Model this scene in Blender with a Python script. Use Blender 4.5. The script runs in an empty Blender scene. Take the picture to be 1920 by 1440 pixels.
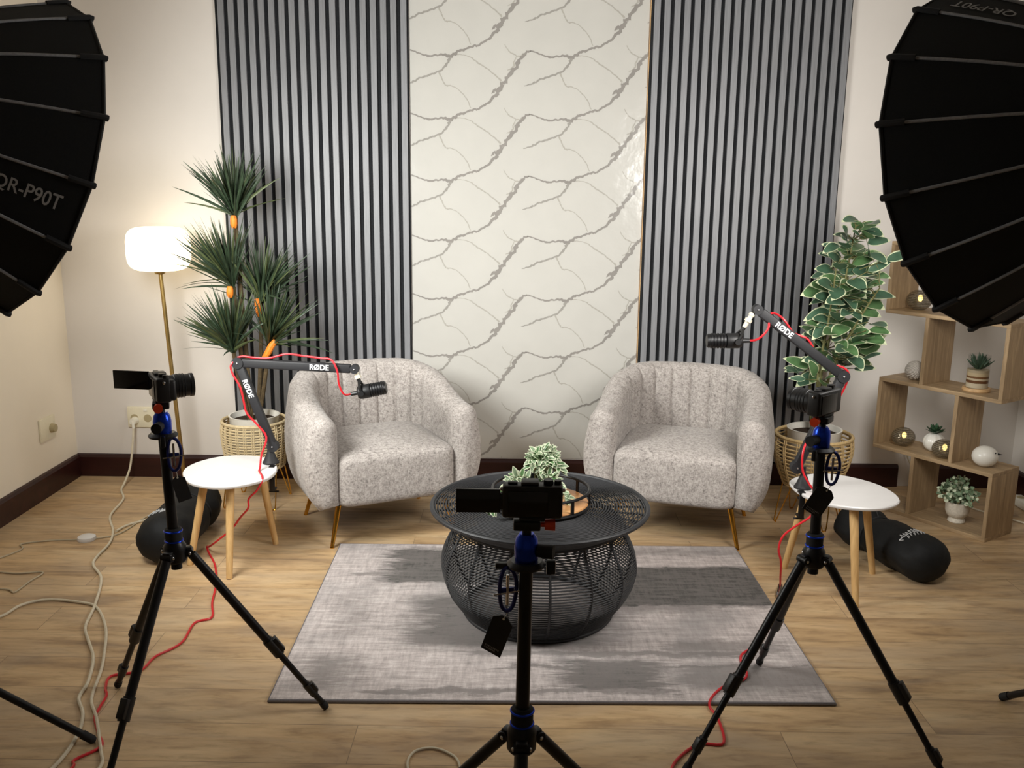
import bpy, bmesh, math, random
from math import sin, cos, pi, radians, sqrt, atan2, exp
from mathutils import Vector as V, Matrix, noise

# ------------------------------------------------------------------ camera, world, exposure
SC = bpy.context.scene
COL = SC.collection
cam_d = bpy.data.cameras.new('camera'); cam = bpy.data.objects.new('camera', cam_d); COL.objects.link(cam)
cam_d.sensor_width = 36.0; cam_d.lens = 36.0 * 1720 / 1920; cam_d.clip_start = 0.02
_p, _y, _r = math.atan(1720 / 8160), radians(0.4), math.atan(93 / 8160)
_f = V((-sin(_y) * cos(_p), cos(_y) * cos(_p), -sin(_p)))
_r0 = V((cos(_y), sin(_y), 0)); _u0 = _r0.cross(_f)
_rt = cos(_r) * _r0 + sin(_r) * _u0; _up = -sin(_r) * _r0 + cos(_r) * _u0
M4 = Matrix.Identity(4)
for i in range(3):
    M4[i][0] = _rt[i]; M4[i][1] = _up[i]; M4[i][2] = -_f[i]
M4.translation = V((0, 0, 1.52))
cam.matrix_world = M4
SC.camera = cam
W = bpy.data.worlds.new('world'); SC.world = W; W.use_nodes = True
W.node_tree.nodes['Background'].inputs[0].default_value = (.8, .82, .9, 1)
W.node_tree.nodes['Background'].inputs[1].default_value = 0.05
SC.view_settings.view_transform = 'Standard'; SC.view_settings.look = 'None'
SC.view_settings.gamma = 1; SC.view_settings.use_curve_mapping = False
SC.view_settings.exposure = 0.0
SC.cycles.use_denoising = True
SC.cycles.max_bounces = 8
SOFT_L, SOFT_R = 36.5, 24.5          # watts of the two softbox lamps
SPREAD_L, SPREAD_R = radians(128), radians(154)
DIFF = 4.0                           # radiance of the lit diffuser cloth
LAMP = 3.2                           # radiance of the floor lamp's opal shade

# ------------------------------------------------------------------ helpers
def lin(c):
    return tuple((x / 255 / 12.92 if x / 255 <= .04045 else ((x / 255 + .055) / 1.055) ** 2.4) for x in c) + (1,)

def tag(o, label=None, cat=None, group=None, kind=None):
    if label: o['label'] = label
    if cat: o['category'] = cat
    if group: o['group'] = group
    if kind: o['kind'] = kind
    return o

def thing(name, loc, label, cat, group=None, rz=0, kind=None):
    o = bpy.data.objects.new(name, None); COL.objects.link(o)
    o.location = loc; o.rotation_euler = (0, 0, rz); o.empty_display_size = .1
    return tag(o, label, cat, group, kind)

def root_off(p):
    v = V((0, 0, 0))
    while p is not None:
        v += V(p.location); p = p.parent
    return v

class MB:
    def __init__(s): s.v = []; s.f = []; s.m = []
    def add(s, vs, fs, mat=0, M=None):
        b = len(s.v)
        for q in vs:
            q = V(q); s.v.append(M @ q if M is not None else q)
        for f in fs: s.f.append([b + i for i in f]); s.m.append(mat)
        return s
    def box(s, c, size, M=None, bev=0, seg=2, mat=0):
        bm = bmesh.new(); bmesh.ops.create_cube(bm, size=1)
        for v in bm.verts: v.co = V((v.co.x * size[0], v.co.y * size[1], v.co.z * size[2]))
        if bev: bmesh.ops.bevel(bm, geom=list(bm.edges), offset=bev, segments=seg, profile=.5, affect='EDGES')
        bm.verts.index_update()
        T = Matrix.Translation(c) @ (M if M is not None else Matrix.Identity(4))
        s.add([v.co for v in bm.verts], [[v.index for v in f.verts] for f in bm.faces], mat, T); bm.free()
        return s
    def tube(s, pts, r, n=8, closed=False, mat=0, flat=1.0):
        pts = [V(p) for p in pts]; N = len(pts)
        rs = r if isinstance(r, (list, tuple)) else [r] * N
        tg = []
        for i in range(N):
            if closed: t = pts[(i + 1) % N] - pts[i - 1]
            else: t = pts[min(i + 1, N - 1)] - pts[max(i - 1, 0)]
            tg.append(t.normalized() if t.length > 1e-9 else V((0, 0, 1)))
        ref = V((0, 0, 1)) if abs(tg[0].z) < .9 else V((1, 0, 0))
        u = (ref - tg[0] * ref.dot(tg[0])).normalized(); vs = []
        for i in range(N):
            u = (u - tg[i] * u.dot(tg[i])).normalized(); w = tg[i].cross(u)
            for k in range(n):
                a = 2 * pi * k / n
                vs.append(pts[i] + (u * cos(a) * flat + w * sin(a)) * rs[i])
        fs = []
        for i in range(N if closed else N - 1):
            j = (i + 1) % N
            for k in range(n):
                k2 = (k + 1) % n
                fs.append([i * n + k, i * n + k2, j * n + k2, j * n + k])
        if not closed:
            fs.append([k for k in range(n)][::-1]); fs.append([(N - 1) * n + k for k in range(n)])
        return s.add(vs, fs, mat)
    def cyl(s, p0, p1, r0, r1=None, n=20, mat=0):
        return s.tube([p0, p1], [r0, r0 if r1 is None else r1], n, mat=mat)
    def lathe(s, prof, n=32, M=None, mat=0, a0=0.0):
        vs = []; fs = []; P = len(prof)
        for k in range(n):
            a = a0 + 2 * pi * k / n
            for r, z in prof: vs.append((r * cos(a), r * sin(a), z))
        for k in range(n):
            k2 = (k + 1) % n
            for i in range(P - 1):
                fs.append([k * P + i, k2 * P + i, k2 * P + i + 1, k * P + i + 1])
        if prof[0][0] > 1e-6: fs.append([k * P for k in range(n)][::-1])
        if prof[-1][0] > 1e-6: fs.append([k * P + P - 1 for k in range(n)])
        return s.add(vs, fs, mat, M)
    def ball(s, c, r, sc=(1, 1, 1), n=20, M=None, mat=0):
        k = n // 2
        pr = [(max(r * sin(pi * i / k), 0), -r * cos(pi * i / k)) for i in range(k + 1)]
        T = Matrix.Translation(c) @ (M if M is not None else Matrix.Identity(4)) @ Matrix.Diagonal((sc[0], sc[1], sc[2], 1))
        return s.lathe(pr, n, T, mat)
    def superell(s, c, a, b, d, e1=.3, e2=.3, n=48, m=24, M=None, mat=0, crown=0):
        sg = lambda x, e: math.copysign(abs(x) ** e, x)
        vs = []; fs = []
        for i in range(m + 1):
            ph = -pi / 2 + pi * i / m
            for k in range(n):
                th = 2 * pi * k / n
                x = a * sg(cos(ph), e1) * sg(cos(th), e2); y = b * sg(cos(ph), e1) * sg(sin(th), e2)
                z = d * sg(sin(ph), e1)
                if z > 0 and crown: z += crown * max(0, 1 - (x / a) ** 2) * max(0, 1 - (y / b) ** 2)
                vs.append((x, y, z))
        for i in range(m):
            for k in range(n):
                k2 = (k + 1) % n
                fs.append([i * n + k, i * n + k2, (i + 1) * n + k2, (i + 1) * n + k])
        return s.add(vs, fs, mat, Matrix.Translation(c) @ (M if M is not None else Matrix.Identity(4)))
    def prism(s, outline, z0, z1, M=None, mat=0):
        n = len(outline)
        vs = [(x, y, z0) for x, y in outline] + [(x, y, z1) for x, y in outline]
        fs = [list(range(n))[::-1], list(range(n, 2 * n))] + [[i, (i + 1) % n, n + (i + 1) % n, n + i] for i in range(n)]
        return s.add(vs, fs, mat, M)
    def build(s, name, mats, parent=None, world=True, smooth=True, angle=35):
        off = root_off(parent) if (parent is not None and world) else V((0, 0, 0))
        me = bpy.data.meshes.new(name)
        me.from_pydata([tuple(v - off) for v in s.v], [], s.f)
        for m in (mats if isinstance(mats, (list, tuple)) else [mats]): me.materials.append(m)
        me.polygons.foreach_set('material_index', s.m)
        bm = bmesh.new(); bm.from_mesh(me); bmesh.ops.remove_doubles(bm, verts=bm.verts, dist=1e-6)
        bmesh.ops.recalc_face_normals(bm, faces=bm.faces); bm.to_mesh(me); bm.free()
        if smooth:
            me.polygons.foreach_set('use_smooth', [True] * len(me.polygons))
            me.set_sharp_from_angle(angle=radians(angle))
        me.update()
        o = bpy.data.objects.new(name, me); COL.objects.link(o)
        if parent is not None: o.parent = parent
        return o

def rotm(ax, d): return Matrix.Rotation(radians(d), 4, ax)
def axm(p, z, x=None):
    """matrix at p whose local z runs along z"""
    z = V(z).normalized(); x = V(x) if x is not None else (V((1, 0, 0)) if abs(z.x) < .9 else V((0, 1, 0)))
    x = (x - z * x.dot(z)).normalized(); y = z.cross(x)
    M = Matrix.Identity(4)
    for i in range(3): M[i][0] = x[i]; M[i][1] = y[i]; M[i][2] = z[i]
    M.translation = V(p); return M
def spline(pts, sub=6, closed=False):
    pts = [V(p) for p in pts]; N = len(pts); out = []
    for i in range(N if closed else N - 1):
        g = (lambda k: pts[k % N]) if closed else (lambda k: pts[min(max(k, 0), N - 1)])
        p0, p1, p2, p3 = g(i - 1), g(i), g(i + 1), g(i + 2)
        for j in range(sub):
            t = j / sub
            out.append(.5 * ((2 * p1) + (p2 - p0) * t + (2 * p0 - 5 * p1 + 4 * p2 - p3) * t * t + (3 * p1 - p0 - 3 * p2 + p3) * t ** 3))
    if not closed: out.append(pts[-1])
    return out
def text_geo(body, size, depth=.0006, bold=0.0, align='CENTER'):
    cu = bpy.data.curves.new('lettering', 'FONT'); cu.body = body; cu.size = size; cu.extrude = depth; cu.offset = bold
    cu.align_x = align; cu.align_y = 'CENTER'; cu.resolution_u = 3
    o = bpy.data.objects.new('lettering', cu); COL.objects.link(o)
    me = bpy.data.meshes.new_from_object(o.evaluated_get(bpy.context.evaluated_depsgraph_get()))
    vs = [v.co.copy() for v in me.vertices]; fs = [list(p.vertices) for p in me.polygons]
    bpy.data.objects.remove(o); bpy.data.curves.remove(cu); bpy.data.meshes.remove(me)
    return vs, fs

# ------------------------------------------------------------------ materials
class NT:
    def __init__(s, name):
        s.m = bpy.data.materials.new(name); s.m.use_nodes = True; s.t = s.m.node_tree
        s.b = s.t.nodes['Principled BSDF']
    def n(s, typ, **kw):
        nd = s.t.nodes.new(typ)
        for k, v in kw.items():
            if k.startswith('i_'): 
                key = k[2:]; nd.inputs[int(key) if key.isdigit() else key].default_value = v
            else: setattr(nd, k, v)
        return nd
    def l(s, a, b): s.t.links.new(a, b)
    def math(s, op, a, b=None, c=None, clamp=False):
        nd = s.n('ShaderNodeMath', operation=op); nd.use_clamp = clamp
        for i, x in enumerate((a, b, c)):
            if x is None: continue
            if isinstance(x, (int, float)): nd.inputs[i].default_value = x
            else: s.l(x, nd.inputs[i])
        return nd.outputs[0]
    def ramp(s, fac, stops):
        nd = s.n('ShaderNodeValToRGB'); e = nd.color_ramp.elements
        while len(e) < len(stops): e.new(.5)
        for i, (p, c) in enumerate(stops): e[i].position = p; e[i].color = c
        s.l(fac, nd.inputs[0]); return nd.outputs[0]
    def mix(s, fac, a, b, mode='MIX'):
        nd = s.n('ShaderNodeMix', data_type='RGBA', blend_type=mode)
        for x, i in ((fac, 0), (a, 6), (b, 7)):
            if isinstance(x, (int, float, tuple)): nd.inputs[i].default_value = x
            else: s.l(x, nd.inputs[i])
        return nd.outputs[2]
    def coord(s, kind='Object', scale=(1, 1, 1), rot=(0, 0, 0), loc=(0, 0, 0)):
        if kind == 'Position': src = s.n('ShaderNodeNewGeometry').outputs['Position']
        else: src = s.n('ShaderNodeTexCoord').outputs[kind]
        mp = s.n('ShaderNodeMapping'); mp.inputs[1].default_value = loc; mp.inputs[2].default_value = rot; mp.inputs[3].default_value = scale
        s.l(src, mp.inputs[0]); return mp.outputs[0]
    def noise(s, co, scale, detail=4, rough=.55, dist=0):
        nd = s.n('ShaderNodeTexNoise'); nd.inputs['Scale'].default_value = scale; nd.inputs['Detail'].default_value = detail
        nd.inputs['Roughness'].default_value = rough; nd.inputs['Distortion'].default_value = dist
        s.l(co, nd.inputs['Vector']); return nd.outputs['Fac']
    def bump(s, h, strength=.3, dist=.002):
        nd = s.n('ShaderNodeBump'); nd.inputs['Strength'].default_value = strength; nd.inputs['Distance'].default_value = dist
        s.l(h, nd.inputs['Height']); s.l(nd.outputs[0], s.b.inputs['Normal'])
    def set(s, col=None, rough=None, metal=None, spec=None, **kw):
        if col is not None:
            if isinstance(col, tuple): s.b.inputs['Base Color'].default_value = col
            else: s.l(col, s.b.inputs['Base Color'])
        if rough is not None: s.b.inputs['Roughness'].default_value = rough
        if metal is not None: s.b.inputs['Metallic'].default_value = metal
        if spec is not None: s.b.inputs['Specular IOR Level'].default_value = spec
        for k, v in kw.items(): s.b.inputs[k].default_value = v
        return s

def plain(name, rgb, rough=.5, metal=0, var=.06, scale=40, spec=.5, bump=0):
    t = NT(name); c = lin(rgb)
    f = t.noise(t.coord('Object'), scale, 3)
    lo = tuple(x * (1 - var) for x in c[:3]) + (1,); hi = tuple(min(1, x * (1 + var)) for x in c[:3]) + (1,)
    t.set(t.ramp(f, [(.3, lo), (.7, hi)]), rough, metal, spec)
    if bump: t.bump(f, bump, .001)
    return t.m

MAT = {}
def wallmat(name, rgb):
    t = NT(name); co = t.coord('Position'); f = t.noise(co, 2.2, 5); g = t.noise(co, 180, 3)
    c = lin(rgb); d = tuple(x * .95 for x in c[:3]) + (1,)
    t.set(t.ramp(f, [(.35, d), (.65, c)]), .75, spec=.3); t.bump(g, .15, .001); return t.m
MAT['wall'] = wallmat('white_wall_paint', (224, 218, 211))
MAT['wall_cream'] = wallmat('cream_wall_paint', (238, 228, 210))
MAT['ceiling'] = wallmat('ceiling_paint', (214, 212, 208))

def floormat():
    t = NT('oak_vinyl_planks'); co = t.coord('Position')
    br = t.n('ShaderNodeTexBrick', offset=.37, squash=1.0)
    t.l(co, br.inputs['Vector'])
    br.inputs['Scale'].default_value = 1; br.inputs['Brick Width'].default_value = 1.22; br.inputs['Row Height'].default_value = .184
    br.inputs['Mortar Size'].default_value = .0012; br.inputs['Mortar Smooth'].default_value = .3
    br.inputs['Color1'].default_value = (.25, .25, .25, 1); br.inputs['Color2'].default_value = (.75, .75, .75, 1); br.inputs['Mortar'].default_value = (0, 0, 0, 1)
    sep = t.n('ShaderNodeSeparateXYZ'); t.l(co, sep.inputs[0])
    cmb = t.n('ShaderNodeCombineXYZ')
    t.l(t.math('ADD', t.math('MULTIPLY', sep.outputs[0], .20), t.math('MULTIPLY', br.outputs['Color'], 3.0)), cmb.inputs[0])
    t.l(sep.outputs[1], cmb.inputs[1])
    g1 = t.noise(cmb.outputs[0], 9, 6, .6, .6); g2 = t.noise(cmb.outputs[0], 38, 5, .65, .3)
    cmb2 = t.n('ShaderNodeCombineXYZ'); t.l(t.math('MULTIPLY', sep.outputs[0], .3), cmb2.inputs[0]); t.l(sep.outputs[1], cmb2.inputs[1])
    g3 = t.noise(cmb2.outputs[0], 5, 4, .6, 1.0)
    base = t.ramp(g1, [(.28, lin((140, 114, 86))), (.43, lin((190, 158, 118))), (.57, lin((208, 177, 135))), (.74, lin((222, 196, 156)))])
    fine = t.ramp(g2, [(.33, (.62, .58, .54, 1)), (.5, (.95, .95, .95, 1)), (.66, (1.05, 1.05, 1.05, 1))])
    c = t.mix(.8, base, fine, 'MULTIPLY')
    c = t.mix(t.math('MULTIPLY', t.math('SUBTRACT', g3, .42, clamp=True), 1.6, clamp=True), c, lin((182, 165, 144)))
    tone = t.ramp(br.outputs['Color'], [(.0, (.93, .93, .93, 1)), (1, (1.04, 1.03, 1.0, 1))])
    c = t.mix(1.0, c, tone, 'MULTIPLY')
    c = t.mix(t.math('MULTIPLY', br.outputs['Fac'], .55), c, (.03, .022, .015, 1))
    t.set(c, .42, spec=.4)
    t.bump(g2, .12, .001); return t.m
MAT['floor'] = floormat()

def woodmat(name, dark, light, axis='z', scale=1.0, rough=.5):
    t = NT(name)
    sc = {'x': (.09, 1, 1), 'y': (1, .09, 1), 'z': (1, 1, .09)}[axis]
    co = t.coord('Object', sc); f = t.noise(co, 34 * scale, 6, .65, .8); g = t.noise(co, 120 * scale, 4, .6)
    c = t.ramp(f, [(.3, lin(dark)), (.55, lin(tuple((a + b) / 2 for a, b in zip(dark, light)))), (.72, lin(light))])
    c = t.mix(.5, c, t.ramp(g, [(.3, (.72, .7, .66, 1)), (.6, (1, 1, 1, 1))]), 'MULTIPLY')
    t.set(c, rough, spec=.35); t.bump(g, .12, .0008); return t.m
MAT['oak_v'] = woodmat('sonoma_oak_upright', (146, 122, 92), (198, 170, 132), 'z')
MAT['oak_h'] = woodmat('sonoma_oak_board', (146, 122, 92), (198, 170, 132), 'x')
MAT['beech'] = woodmat('beech_leg', (206, 164, 106), (232, 196, 140), 'z', .8)
MAT['tray_wood'] = woodmat('tray_acacia', (164, 108, 62), (222, 172, 116), 'x', .9, .35)
MAT['base_wood'] = woodmat('dark_mahogany_skirting', (40, 18, 16), (62, 30, 26), 'x', .5, .35)
MAT['pale_wood'] = woodmat('pale_pine_disc', (190, 150, 104), (224, 190, 142), 'x', 1)

def fabricmat():
    t = NT('grey_heather_tweed'); co = t.coord('Object')
    a = t.noise(t.coord('Object', (1, 1, .35)), 260, 4, .7); b = t.noise(t.coord('Object', (.35, .35, 1)), 240, 4, .7); c0 = t.noise(co, 60, 4, .6)
    h = t.math('MULTIPLY', t.math('ADD', a, b), .5)
    h2 = t.math('ADD', t.math('MULTIPLY', h, .75), t.math('MULTIPLY', c0, .25))
    c = t.ramp(h2, [(.36, lin((92, 87, 83))), (.47, lin((152, 145, 140))), (.58, lin((184, 177, 171)))])
    t.set(c, .95, spec=.1); t.b.inputs['Sheen Weight'].default_value = .15
    t.bump(h, .5, .0015); return t.m
MAT['tweed'] = fabricmat()
MAT['felt'] = plain('black_acoustic_felt', (38, 39, 41), .95, 0, .3, 300, .1)
def slatmat():
    t = NT('grey_laminate_slat'); co = t.coord('Object', (1, 1, .04)); f = t.noise(co, 160, 5, .65)
    t.set(t.ramp(f, [(.3, lin((114, 115, 118))), (.7, lin((136, 137, 140)))]), .42, spec=.42); t.bump(f, .15, .0006); return t.m
MAT['slat'] = slatmat()
def marblemat(name, rgb, var):
    t = NT(name); co = t.coord('Object'); f = t.noise(co, 7, 5); w = t.noise(co, 3.5, 2); g = t.noise(co, 22, 2)
    c = lin(rgb); d = tuple(x * (1 - var) for x in c[:3]) + (1,)
    t.set(t.ramp(f, [(.35, d), (.65, c)]), .16, spec=.5)
    t.bump(t.math('ADD', w, t.math('MULTIPLY', g, .25)), .25, .02); return t.m
MAT['marble'] = marblemat('white_marble_print', (187, 185, 179), .03)
MAT['vein_dark'] = marblemat('marble_vein_dark', (142, 138, 133), .12)
MAT['vein_mid'] = marblemat('marble_vein_mid', (150, 147, 141), .1)
MAT['vein_light'] = marblemat('marble_vein_faint', (164, 161, 153), .04)
MAT['black_metal'] = plain('black_anodised_metal', (20, 20, 22), .38, .3, .1, 60)
MAT['black_plastic'] = plain('black_plastic', (19, 19, 20), .45, 0, .1, 60)
MAT['black_gloss'] = plain('black_glass', (8, 8, 9), .12, 0, .05, 20)
MAT['black_rubber'] = plain('black_rubber', (24, 24, 25), .8, 0, .1, 80)
MAT['arm_black'] = plain('boom_black_coating', (27, 27, 30), .6, .0, .08, 60)
MAT['rattan_black'] = plain('black_painted_rattan', (40, 41, 44), .5, 0, .25, 120)
MAT['softbox_cloth'] = plain('black_softbox_nylon', (24, 25, 26), .75, 0, .15, 200, .25)
MAT['rib_grey'] = plain('grey_rib_tape', (142, 143, 146), .6, 0, .15, 150)
MAT['print_grey'] = plain('grey_printed_letters', (165, 165, 165), .6, 0, .05, 50)
MAT['silver'] = plain('silver_lining', (200, 200, 200), .3, .8, .05, 30)
MAT['chrome'] = plain('bright_steel', (205, 205, 208), .2, 1, .03, 30)
MAT['adapter'] = plain('pale_nickel_thread', (238, 232, 212), .3, .35, .05, 30)
MAT['gold'] = plain('brushed_gold', (214, 160, 66), .22, 1, .08, 60)
MAT['brass'] = plain('satin_brass_pole', (188, 158, 98), .32, .9, .06, 60)
MAT['blue'] = plain('blue_anodised', (24, 62, 190), .25, .75, .1, 40)
MAT['navy'] = plain('navy_carabiner', (30, 42, 110), .35, .5, .1, 40)
MAT['orange_knob'] = plain('orange_anodised_knob', (226, 74, 38), .35, .3, .06, 40)
MAT['red_cable'] = plain('red_cable_jacket', (206, 34, 44), .35, 0, .08, 80)
MAT['white_cable'] = plain('white_cable_jacket', (214, 204, 180), .5, 0, .06, 60)
MAT['thin_cord'] = plain('translucent_lamp_cord', (188, 176, 150), .45, 0, .06, 60)
MAT['white_plastic'] = plain('white_plastic', (232, 228, 214), .4, 0, .03, 30)
MAT['cream_plastic'] = plain('ivory_socket_plastic', (230, 222, 196), .45, 0, .03, 30)
MAT['socket_hole'] = plain('socket_recess', (172, 158, 122), .6, 0, .05, 30)
MAT['white_lacquer'] = plain('white_lacquer_top', (224, 222, 220), .3, 0, .02, 20)
MAT['white_logo'] = plain('white_print', (240, 240, 240), .5, 0, .02, 20)
MAT['logo_grey'] = plain('pale_grey_print', (196, 196, 196), .6, 0, .05, 20)
MAT['bag'] = plain('black_nylon_bag', (17, 18, 19), .7, 0, .2, 120, .3, .3)
MAT['ceramic'] = plain('white_ceramic', (228, 224, 214), .3, 0, .03, 30)
MAT['cream_pot'] = plain('cream_textured_ceramic', (220, 212, 196), .6, 0, .12, 120, .4, .4)
MAT['rattan'] = plain('natural_rattan', (200, 172, 122), .55, 0, .14, 90)
MAT['rattan_pale'] = plain('pale_rattan', (206, 186, 146), .6, 0, .14, 90)
MAT['soil'] = plain('dark_soil', (52, 40, 30), .95, 0, .4, 200, .2, .8)
MAT['trunk'] = plain('brown_trunk_bark', (84, 70, 48), .85, 0, .3, 60, .3, .6)
MAT['orange_wrap'] = plain('orange_wrap', (240, 132, 36), .6, 0, .15, 60)
MAT['yucca'] = plain('dark_grassy_leaf', (50, 66, 46), .5, 0, .4, 30)
MAT['yucca_pale'] = plain('olive_grassy_leaf', (78, 88, 54), .5, 0, .3, 30)
MAT['leaf'] = plain('green_leaf', (84, 118, 74), .4, 0, .35, 14)
MAT['leaf_dark'] = plain('deep_green_leaf', (66, 96, 74), .4, 0, .3, 14)
MAT['leaf_edge'] = plain('cream_leaf_margin', (208, 214, 176), .45, 0, .08, 30)
MAT['stem'] = plain('green_brown_stem', (106, 104, 62), .7, 0, .2, 60)
MAT['euca'] = plain('grey_green_leaf', (122, 144, 112), .6, 0, .25, 30)
MAT['euca_pale'] = plain('pale_silver_leaf', (206, 214, 184), .6, 0, .12, 30)
MAT['succulent'] = plain('succulent_leaf', (58, 88, 60), .45, 0, .3, 30)
MAT['cactus'] = plain('aloe_leaf', (52, 74, 54), .5, 0, .3, 30)
MAT['globe_bulb_gold'] = None
def emis(name, rgb, s):
    t = NT(name); t.set((.8, .8, .8, 1), .5); t.b.inputs['Emission Color'].default_value = rgb; t.b.inputs['Emission Strength'].default_value = s; return t.m
MAT['diff_L'] = emis('lit_softbox_diffuser', (1, .97, .93, 1), DIFF)
MAT['diff_R'] = MAT['diff_L']
MAT['shade'] = emis('lit_opal_shade', (1, .82, .52, 1), LAMP)
MAT['spark'] = emis('warm_fairy_light', (1, .68, .2, 1), 5.0)
def globemat():
    t = NT('smoked_ribbed_glass'); co = t.coord('Object')
    w = t.n('ShaderNodeTexWave', wave_type='BANDS', bands_direction='Z'); t.l(co, w.inputs['Vector'])
    w.inputs['Scale'].default_value = 42; w.inputs['Distortion'].default_value = 2.5; w.inputs['Detail'].default_value = 1; w.inputs['Detail Scale'].default_value = 4
    t.set(t.ramp(w.outputs['Fac'], [(.2, lin((84, 74, 58))), (.8, lin((148, 138, 118)))]), .12, .35, .6)
    t.l(t.math('MULTIPLY_ADD', w.outputs['Fac'], -.25, .82), t.b.inputs['Alpha'])
    t.bump(w.outputs['Fac'], .3, .002); return t.m
MAT['globe'] = globemat()
def stripemat():
    t = NT('layered_sand_jar'); co = t.coord('Object')
    sp = t.n('ShaderNodeSeparateXYZ'); t.l(co, sp.inputs[0])
    z = t.math('ADD', t.math('MULTIPLY', sp.outputs[2], 11.0), t.math('MULTIPLY', t.noise(co, 40, 3), .06))
    c = t.ramp(z, [(.05, lin((214, 200, 172))), (.22, lin((212, 198, 170))), (.28, lin((112, 74, 44))), (.42, lin((206, 190, 160))), (.52, lin((122, 84, 50))), (.62, lin((196, 176, 140))), (.8, lin((176, 160, 130)))])
    for e in t.t.nodes:
        if e.type == 'VALTORGB': e.color_ramp.interpolation = 'CONSTANT'
    t.set(c, .35); return t.m
MAT['sand'] = stripemat()
def clear():
    t = NT('clear_glass'); t.set((.02, .02, .02, 1), .02); t.b.inputs['Alpha'].default_value = .07; return t.m
MAT['glass'] = clear()
def stringmat():
    t = NT('wound_white_cord'); co = t.coord('Object', (1, 1, 1), (.6, .9, .2))
    w = t.n('ShaderNodeTexWave', wave_type='RINGS', rings_direction='Y'); t.l(co, w.inputs['Vector']); w.inputs['Scale'].default_value = 60; w.inputs['Distortion'].default_value = .8
    t.set(t.ramp(w.outputs['Fac'], [(.1, lin((150, 140, 128))), (.5, lin((232, 226, 216)))]), .8); t.bump(w.outputs['Fac'], .6, .003); return t.m
MAT['cord_ball'] = stringmat()

def rugmat():
    t = NT('distressed_grey_rug'); raw = t.coord('Object')
    st = t.noise(t.coord('Object', (1, 7, 1)), 7, 8, .78); cr = t.noise(t.coord('Object', (6, 1, 1)), 9, 8, .78); big = t.noise(raw, 2.6, 4)
    dy = t.noise(t.coord('Object', (.5, 1, 1), loc=(3, 5, 0)), 16, 5, .7); dx = t.noise(t.coord('Object', (.7, 6, 1), loc=(7, 2, 0)), 9, 6, .75)
    sp = t.n('ShaderNodeSeparateXYZ'); t.l(raw, sp.inputs[0])
    X = t.math('ADD', sp.outputs[0], t.math('MULTIPLY', t.math('SUBTRACT', dx, .5), .42))
    Y = t.math('ADD', sp.outputs[1], t.math('MULTIPLY', t.math('SUBTRACT', dy, .5), .10))
    def patch(cx, cy, hx, hy, soft, amt):
        ax = t.math('MULTIPLY', t.math('SUBTRACT', hx, t.math('ABSOLUTE', t.math('SUBTRACT', X, cx))), 1 / (soft * 2.4), clamp=True)
        ay = t.math('MULTIPLY', t.math('SUBTRACT', hy, t.math('ABSOLUTE', t.math('SUBTRACT', Y, cy))), 1 / soft, clamp=True)
        return t.math('MULTIPLY', t.math('MULTIPLY', ax, ay), amt)
    P = [patch(-.36, .40, .30, .19, .03, .95), (patch(.66, .21, .56, .20, .03, 1.0)), patch(-.38, -.06, .17, .20, .06, .85), patch(-.1, -.12, .44, .22, .08, .8),patch(-.2, -.22, .36, .10, .05, .75),
         patch(.20, -.47, .22, .12, .04, .85), patch(.35, .05, .35, .10, .05, .55), patch(-.70, -.06, .10, .20, .06, .55), patch(.6, -.28, .24, .05, .03, .55), patch(.2, -.33, .5, .03, .02, .65), patch(.66, -.48, .34, .10, .05, .6), patch(-.70, -.46, .14, .13, .05, .6), patch(.55, .55, .3, .05, .04, .4), patch(-.62, .30, .16, .03, .02, .6), patch(.35, -.42, .5, .018, .012, .7), patch(-.1, -.57, .5, .02, .012, .6)]
    m = P[0]
    for q in P[1:]: m = t.math('MAXIMUM', m, q)
    wear = t.math('MULTIPLY_ADD', t.math('MULTIPLY', st, cr), 2.6, -.05, clamp=True)
    m = t.math('MULTIPLY', m, t.math('MULTIPLY_ADD', wear, .85, .34), clamp=True)
    base = t.ramp(t.math('ADD', t.math('MULTIPLY', st, .55), t.math('MULTIPLY', cr, .45)), [(.36, lin((150, 143, 140))), (.5, lin((192, 182, 179))), (.62, lin((222, 214, 210)))])
    base = t.mix(t.math('MULTIPLY', t.math('SUBTRACT', big, .5, clamp=True), 3.2, clamp=True), base, lin((150, 146, 145)))
    c = t.mix(m, base, t.ramp(cr, [(.3, lin((58, 57, 55))), (.7, lin((98, 96, 93)))]))
    t.set(c, .95, spec=.1); t.bump(t.noise(raw, 500, 2), .3, .002); return t.m
MAT['rug'] = rugmat()
MAT['rug_edge'] = plain('grey_rug_binding', (120, 116, 118), .9, 0, .1, 200, .1)

# ------------------------------------------------------------------ the room
XL, XR, YB, YF, ZC = -2.35, 2.62, 4.70, -1.6, 2.75
def struct(name, mb, mat, label, cat):
    o = mb.build(name, mat, smooth=False); return tag(o, label, cat, kind='structure')
struct('floor', MB().box(((XL + XR) / 2, (YB + YF) / 2, -.05), (XR - XL + .3, YB - YF + .3, .1)), MAT['floor'], 'oak look vinyl plank floor with boards running left to right', 'floor')
struct('ceiling', MB().box(((XL + XR) / 2, (YB + YF) / 2, ZC + .05), (XR - XL + .3, YB - YF + .3, .1)), MAT['ceiling'], 'plain white ceiling above the picture', 'ceiling')
struct('wall_back', MB().box(((XL + XR) / 2, YB + .075, ZC / 2), (XR - XL + .3, .15, ZC)), MAT['wall'], 'white painted wall behind the two armchairs', 'wall')
struct('wall_left', MB().box((XL - .075, (YB + YF) / 2, ZC / 2), (.15, YB - YF, ZC)), MAT['wall_cream'], 'cream painted wall at the left edge', 'wall')
struct('wall_right', MB().box((XR + .075, (YB + YF) / 2, ZC / 2), (.15, YB - YF, ZC)), MAT['wall'], 'white side wall behind the stepped bookcase', 'wall')
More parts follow.
